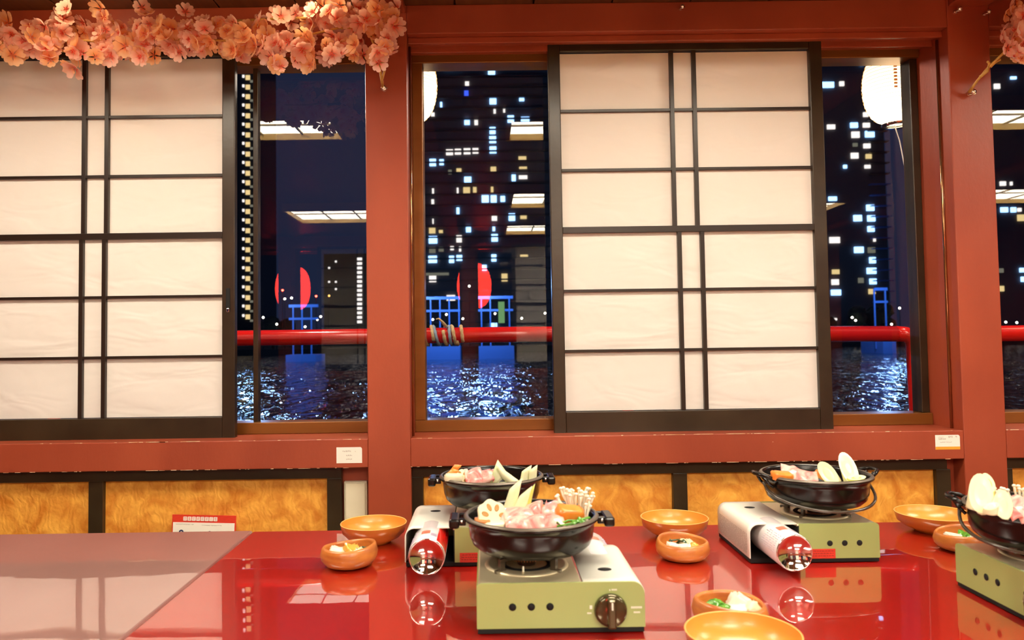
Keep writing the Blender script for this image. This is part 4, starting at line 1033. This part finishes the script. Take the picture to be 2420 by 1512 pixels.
# --- back left pot
leek('carrot_stick', 'upper carrot stick at the left of the back left pot', pp(1062, 1132, 2.13), .009, .040, .6, (0, math.radians(38), 0), mt='carrot', cut='carrot', cat='carrot')
leek('carrot_stick', 'lower carrot stick at the left of the back left pot', pp(1056, 1134, 2.10), .009, .032, .6, (0, math.radians(52), .2), mt='carrot', cut='carrot', cat='carrot')
lotus('lotus root slice next to the carrot sticks in the back left pot', pp(1092, 1138, 2.10), .026, (math.radians(50), .1, -.2))
chunk('tofu_block', 'cream tofu piece at the left rim of the back left pot', pp(1072, 1134, 2.08), (.05, .03, .02), 'lotus', 8, 'tofu')
pork_slice('wavy pork slice in the middle of the back left pot', pp(1130, 1133, 2.10), .085, .055, .008, 2.5, (math.radians(25), 0, .15), 14)
pork_slice('smaller darker pork slice beside the cabbage in the back left pot', pp(1158, 1130, 2.12), .05, .055, .010, 1.5, (math.radians(30), 0, -.2), 15)
leek('cabbage_leaf', 'pale green cabbage leaf right of the pork in the back left pot', pp(1182, 1142, 2.10), .028, .030, .7, (math.radians(-10), math.radians(-35), 0), mt='cabbage', cut='cabbage', cat='cabbage')
leek('leek_slice', 'long pale leek slice lying diagonally in the back left pot', pp(1222, 1146, 2.08), .013, .062, 1.4, (0, math.radians(-52), 0), taper=1.2)
leek('leek_slice', 'upright leek slice left of the pair at the right of the back left pot', pp(1238, 1142, 2.14), .012, .042, 1.0, (0, math.radians(12), 0))
leek('leek_slice', 'upright leek slice at the far right rim of the back left pot', pp(1258, 1140, 2.13), .011, .040, .9, (0, math.radians(5), 0))
chunk('cabbage_piece', 'pale cabbage bed in the back left pot', (.011, 2.15, PZ+.016), (.15, .15, .022), 'cabbage', 18, 'cabbage')
# --- back right pot
pork_slice('large folded pork slice draped at the left of the back right pot', pp(1886, 1128, 2.08), .105, .06, .005, .8, (math.radians(30), math.radians(8), -.25), 21)
chunk('carrot_slice', 'orange carrot slice at the left rim of the back right pot', pp(1848, 1131, 2.05), (.055, .03, .022), 'carrot', 22, 'carrot', (.2, .1, .1))
chunk('carrot_slice', 'small carrot slice behind the pork in the back right pot', pp(1940, 1129, 2.12), (.035, .02, .018), 'carrot', 23, 'carrot', (.2, .5, 0))
leek('leek_slice', 'shorter pale leek slice leaning left in the back right pot', pp(1972, 1142, 2.10), .020, .034, 1.5, (math.radians(8), math.radians(-34), 0), flat=1, face=1.4)
leek('leek_slice', 'tallest yellow leek slice sticking up from the back right pot', pp(2016, 1146, 2.08), .021, .048, 1.9, (math.radians(4), math.radians(-15), 0), flat=1, face=1.45)
leek('leek_slice', 'stubby yellow leek piece at the right rim of the back right pot', pp(2015, 1140, 2.05), .018, .018, .8, (math.radians(20), math.radians(30), 0), mt='leekgreen')
chunk('cabbage_piece', 'pale cabbage bed in the back right pot', (.90, 2.10, PZ+.014), (.15, .15, .024), 'cabbage', 24, 'cabbage')
# --- pot at the right edge
leek('leek_slice', 'big rounded white leek slice at the left of the right edge pot', pp(2312, 1205, 1.60), .023, .034, 1.7, (math.radians(4), math.radians(10), 0), flat=1, face=1.3)
leek('leek_slice', 'yellow-green hollow leek slice behind the big white one', pp(2334, 1190, 1.64), .013, .045, 1.4, (math.radians(-2), math.radians(6), 0), mt='leekgreen', flat=1, face=1.5)
leek('leek_slice', 'second white leek slice in front of the enoki at the right edge', pp(2358, 1216, 1.58), .020, .024, 1.3, (math.radians(10), math.radians(24), 0), flat=1, face=1.5)
leek('leek_slice', 'short leek stub between the two white slices at the right edge', pp(2340, 1212, 1.56), .014, .016, .4, (math.radians(15), 0, 0), flat=.8)
pork_slice('pink pork slice at the right photo edge', pp(2412, 1215, 1.60), .09, .07, .010, 2, (math.radians(28), 0, .1), 31)
enoki('enoki mushrooms lying behind the pork at the right edge', pp(2405, 1195, 1.68), 18, .045, 32, .05)
pork_slice('second pork slice behind the first at the right photo edge', (1.235, 1.70, POTZ+.055), .09, .07, .010, 2, (math.radians(10), 0, .8), 33)
chunk('carrot_slice', 'carrot slice in the pot at the right edge, beyond the pork', (1.27, 1.63, POTZ+.05), (.05, .04, .02), 'carrot', 35, 'carrot', (.2, .1, .5))
chunk('cabbage_piece', 'pale cabbage bed in the right edge pot', (1.20, 1.672, PZ+.018), (.14, .14, .02), 'cabbage', 34, 'cabbage')

for o in list(COL.objects):
    if o.parent is None and o.get('category') in ('meat', 'carrot', 'tofu', 'lotus root', 'cabbage') and 'front pot' not in o['label']:
        o.location.z += .007
# ---------------------------------------------------------------- bowls
def flat_bowl(name, label, loc, D, h=.050):
    R_ = D/2; r = empty(name, loc); tag(r, label, 'bowl', 'wide orange-brown bowls')
    bm = mk(); lathe(bm, [(0, .003), (R_*.42, .003), (R_*.42, 0), (R_*.50, 0), (R_*.54, .005), (R_*.80, h*.32), (R_*.90, h*.50), (R_*.915, h*.54), (R_*.935, h*.54), (R_*.985, h*.92), (R_, h)], 64); obj('bowl_body', bm, 'bowl', r)
    bm = mk(); lathe(bm, [(R_, h), (R_-.0012, h+.0012), (R_-.003, h)], 64); obj('bowl_rim', bm, 'bowlrim', r)
    bm = mk(); lathe(bm, [(R_-.003, h), (R_*.94, h*.72), (R_*.84, h*.42), (R_*.62, h*.17), (R_*.3, h*.10), (0, h*.09)], 64); obj('bowl_inside', bm, 'bowl_in', r)
    return r
flat_bowl('serving_bowl', 'wide shallow bowl beside the left pillar behind a small food bowl', (-.333, 2.240, TT), .192, .056)
flat_bowl('serving_bowl', 'wide shallow bowl between the front and back right stoves near the table edge', (.545, 2.252, TT), .195, .056)
flat_bowl('serving_bowl', 'darker wide bowl at the right near the table edge', (1.318, 2.268, TT), .215, .054)
flat_bowl('serving_bowl', 'largest wide bowl cut off by the bottom photo edge', (.452, 1.383, TT), .203, .056)
def small_bowl(label, loc, D, h, rz):
    R_ = D/2; r = empty('small_bowl', loc, rz); tag(r, label, 'bowl', 'small acacia side dish bowls')
    def wob(p):
        a = math.atan2(p.y, p.x); return Vector((p.x, p.y, p.z*(1+.09*math.cos(a+.6)+.05*math.cos(2*a))))
    bm = mk(); lathe(bm, [(0, 0), (R_*.55, 0), (R_*.82, h*.13), (R_*.97, h*.38), (R_, h*.62), (R_*.95, h*.90), (R_*.90, h), (R_*.85, h*.99), (R_*.82, h*.88), (R_*.84, h*.6), (R_*.78, h*.35), (R_*.55, h*.2), (0, h*.17)], 56, wob=wob); obj('bowl_body', bm, 'acacia', r)
    return r
SB = [('bowl by the left pillar', (-.363, 2.010, TT), .148, .054, .3), ('bowl between the stoves', (.511, 2.028, TT), .140, .050, 2.2),
      ('bowl in front of the largest wide bowl', (.486, 1.564, TT), .150, .050, 4.0), ('bowl beside the right edge stove', (1.275, 2.070, TT), .140, .050, 1.0)]
SBL = ['small acacia bowl nearest the left pillar with white and orange pickles', 'small acacia bowl between the front and back right stoves', 'small acacia bowl just behind the largest wide bowl', 'small acacia bowl partly hidden by the right edge pot']
for (nm, loc, D, h, rz), lab in zip(SB, SBL): small_bowl(lab, loc, D, h, rz)
def dish(nm, loc, items):
    for i, (kind, dx, dy, dz, s, mt, lab) in enumerate(items):
        p = (loc[0]+dx, loc[1]+dy, loc[2]+dz+.004); s = tuple(v*1.15 for v in s) if kind == 'c' else s*1.2
        if kind == 'c': chunk('pickle_piece' if mt != 'white_rad' else 'radish_piece', lab, p, s, mt, 40+i+int(loc[0]*50), 'pickles', (.3*i, .2, .7*i), rough=.35)
        else: leafy(lab, p, s, mt, i+3, rot=(.1, 0, .8*i))
dish('A', SB[0][1], [('c', -.030, -.010, .030, (.034, .03, .026), 'white_rad', 'white radish heap in the bowl nearest the left pillar'), ('c', .008, -.004, .030, (.038, .034, .030), 'yellow', 'orange pickle mound in the bowl nearest the left pillar'), ('c', .030, -.012, .028, (.03, .026, .024), 'cream', 'cream pickle piece in the bowl nearest the left pillar'), ('l', .034, .016, .034, .04, 'darkgreen', 'dark green leaf in the bowl nearest the left pillar')])
dish('B', SB[1][1], [('c', -.030, -.018, .028, (.028, .024, .022), 'white_rad', 'white radish piece in the bowl between the stoves'), ('c', .014, .004, .028, (.036, .03, .026), 'cream', 'cream pickle piece in the bowl between the stoves'), ('c', .028, -.016, .027, (.036, .026, .022), 'yellow', 'orange pickle piece in the bowl between the stoves'), ('l', -.008, .004, .038, .045, 'darkgreen', 'dark leafy garnish in the bowl between the stoves'), ('c', .0, -.022, .026, (.03, .02, .02), 'white_rad', 'second white radish piece in the bowl between the stoves')])
dish('C', SB[2][1], [('l', -.036, .002, .032, .062, 'leaf', 'bright green leaves at the left of the bowl behind the largest bowl'), ('l', -.022, -.018, .034, .055, 'leaf', 'second bright green leaf in the bowl behind the largest bowl'), ('c', .022, .006, .034, (.044, .036, .034), 'white_rad', 'tall white radish piece in the bowl behind the largest bowl'), ('c', .036, -.014, .030, (.034, .03, .026), 'cream', 'cream piece at the right of the bowl behind the largest bowl'), ('c', .008, -.024, .028, (.034, .024, .022), 'white_rad', 'low white radish piece in the bowl behind the largest bowl')])
dish('D', SB[3][1], [('c', -.024, -.010, .028, (.044, .03, .022), 'white_rad', 'white radish piece in the bowl beside the right edge pot'), ('l', .006, .0, .036, .05, 'leaf', 'chopped green leaves in the bowl beside the right edge pot'), ('c', .020, -.02, .027, (.03, .024, .02), 'white_rad', 'second white piece in the bowl beside the right edge pot')])
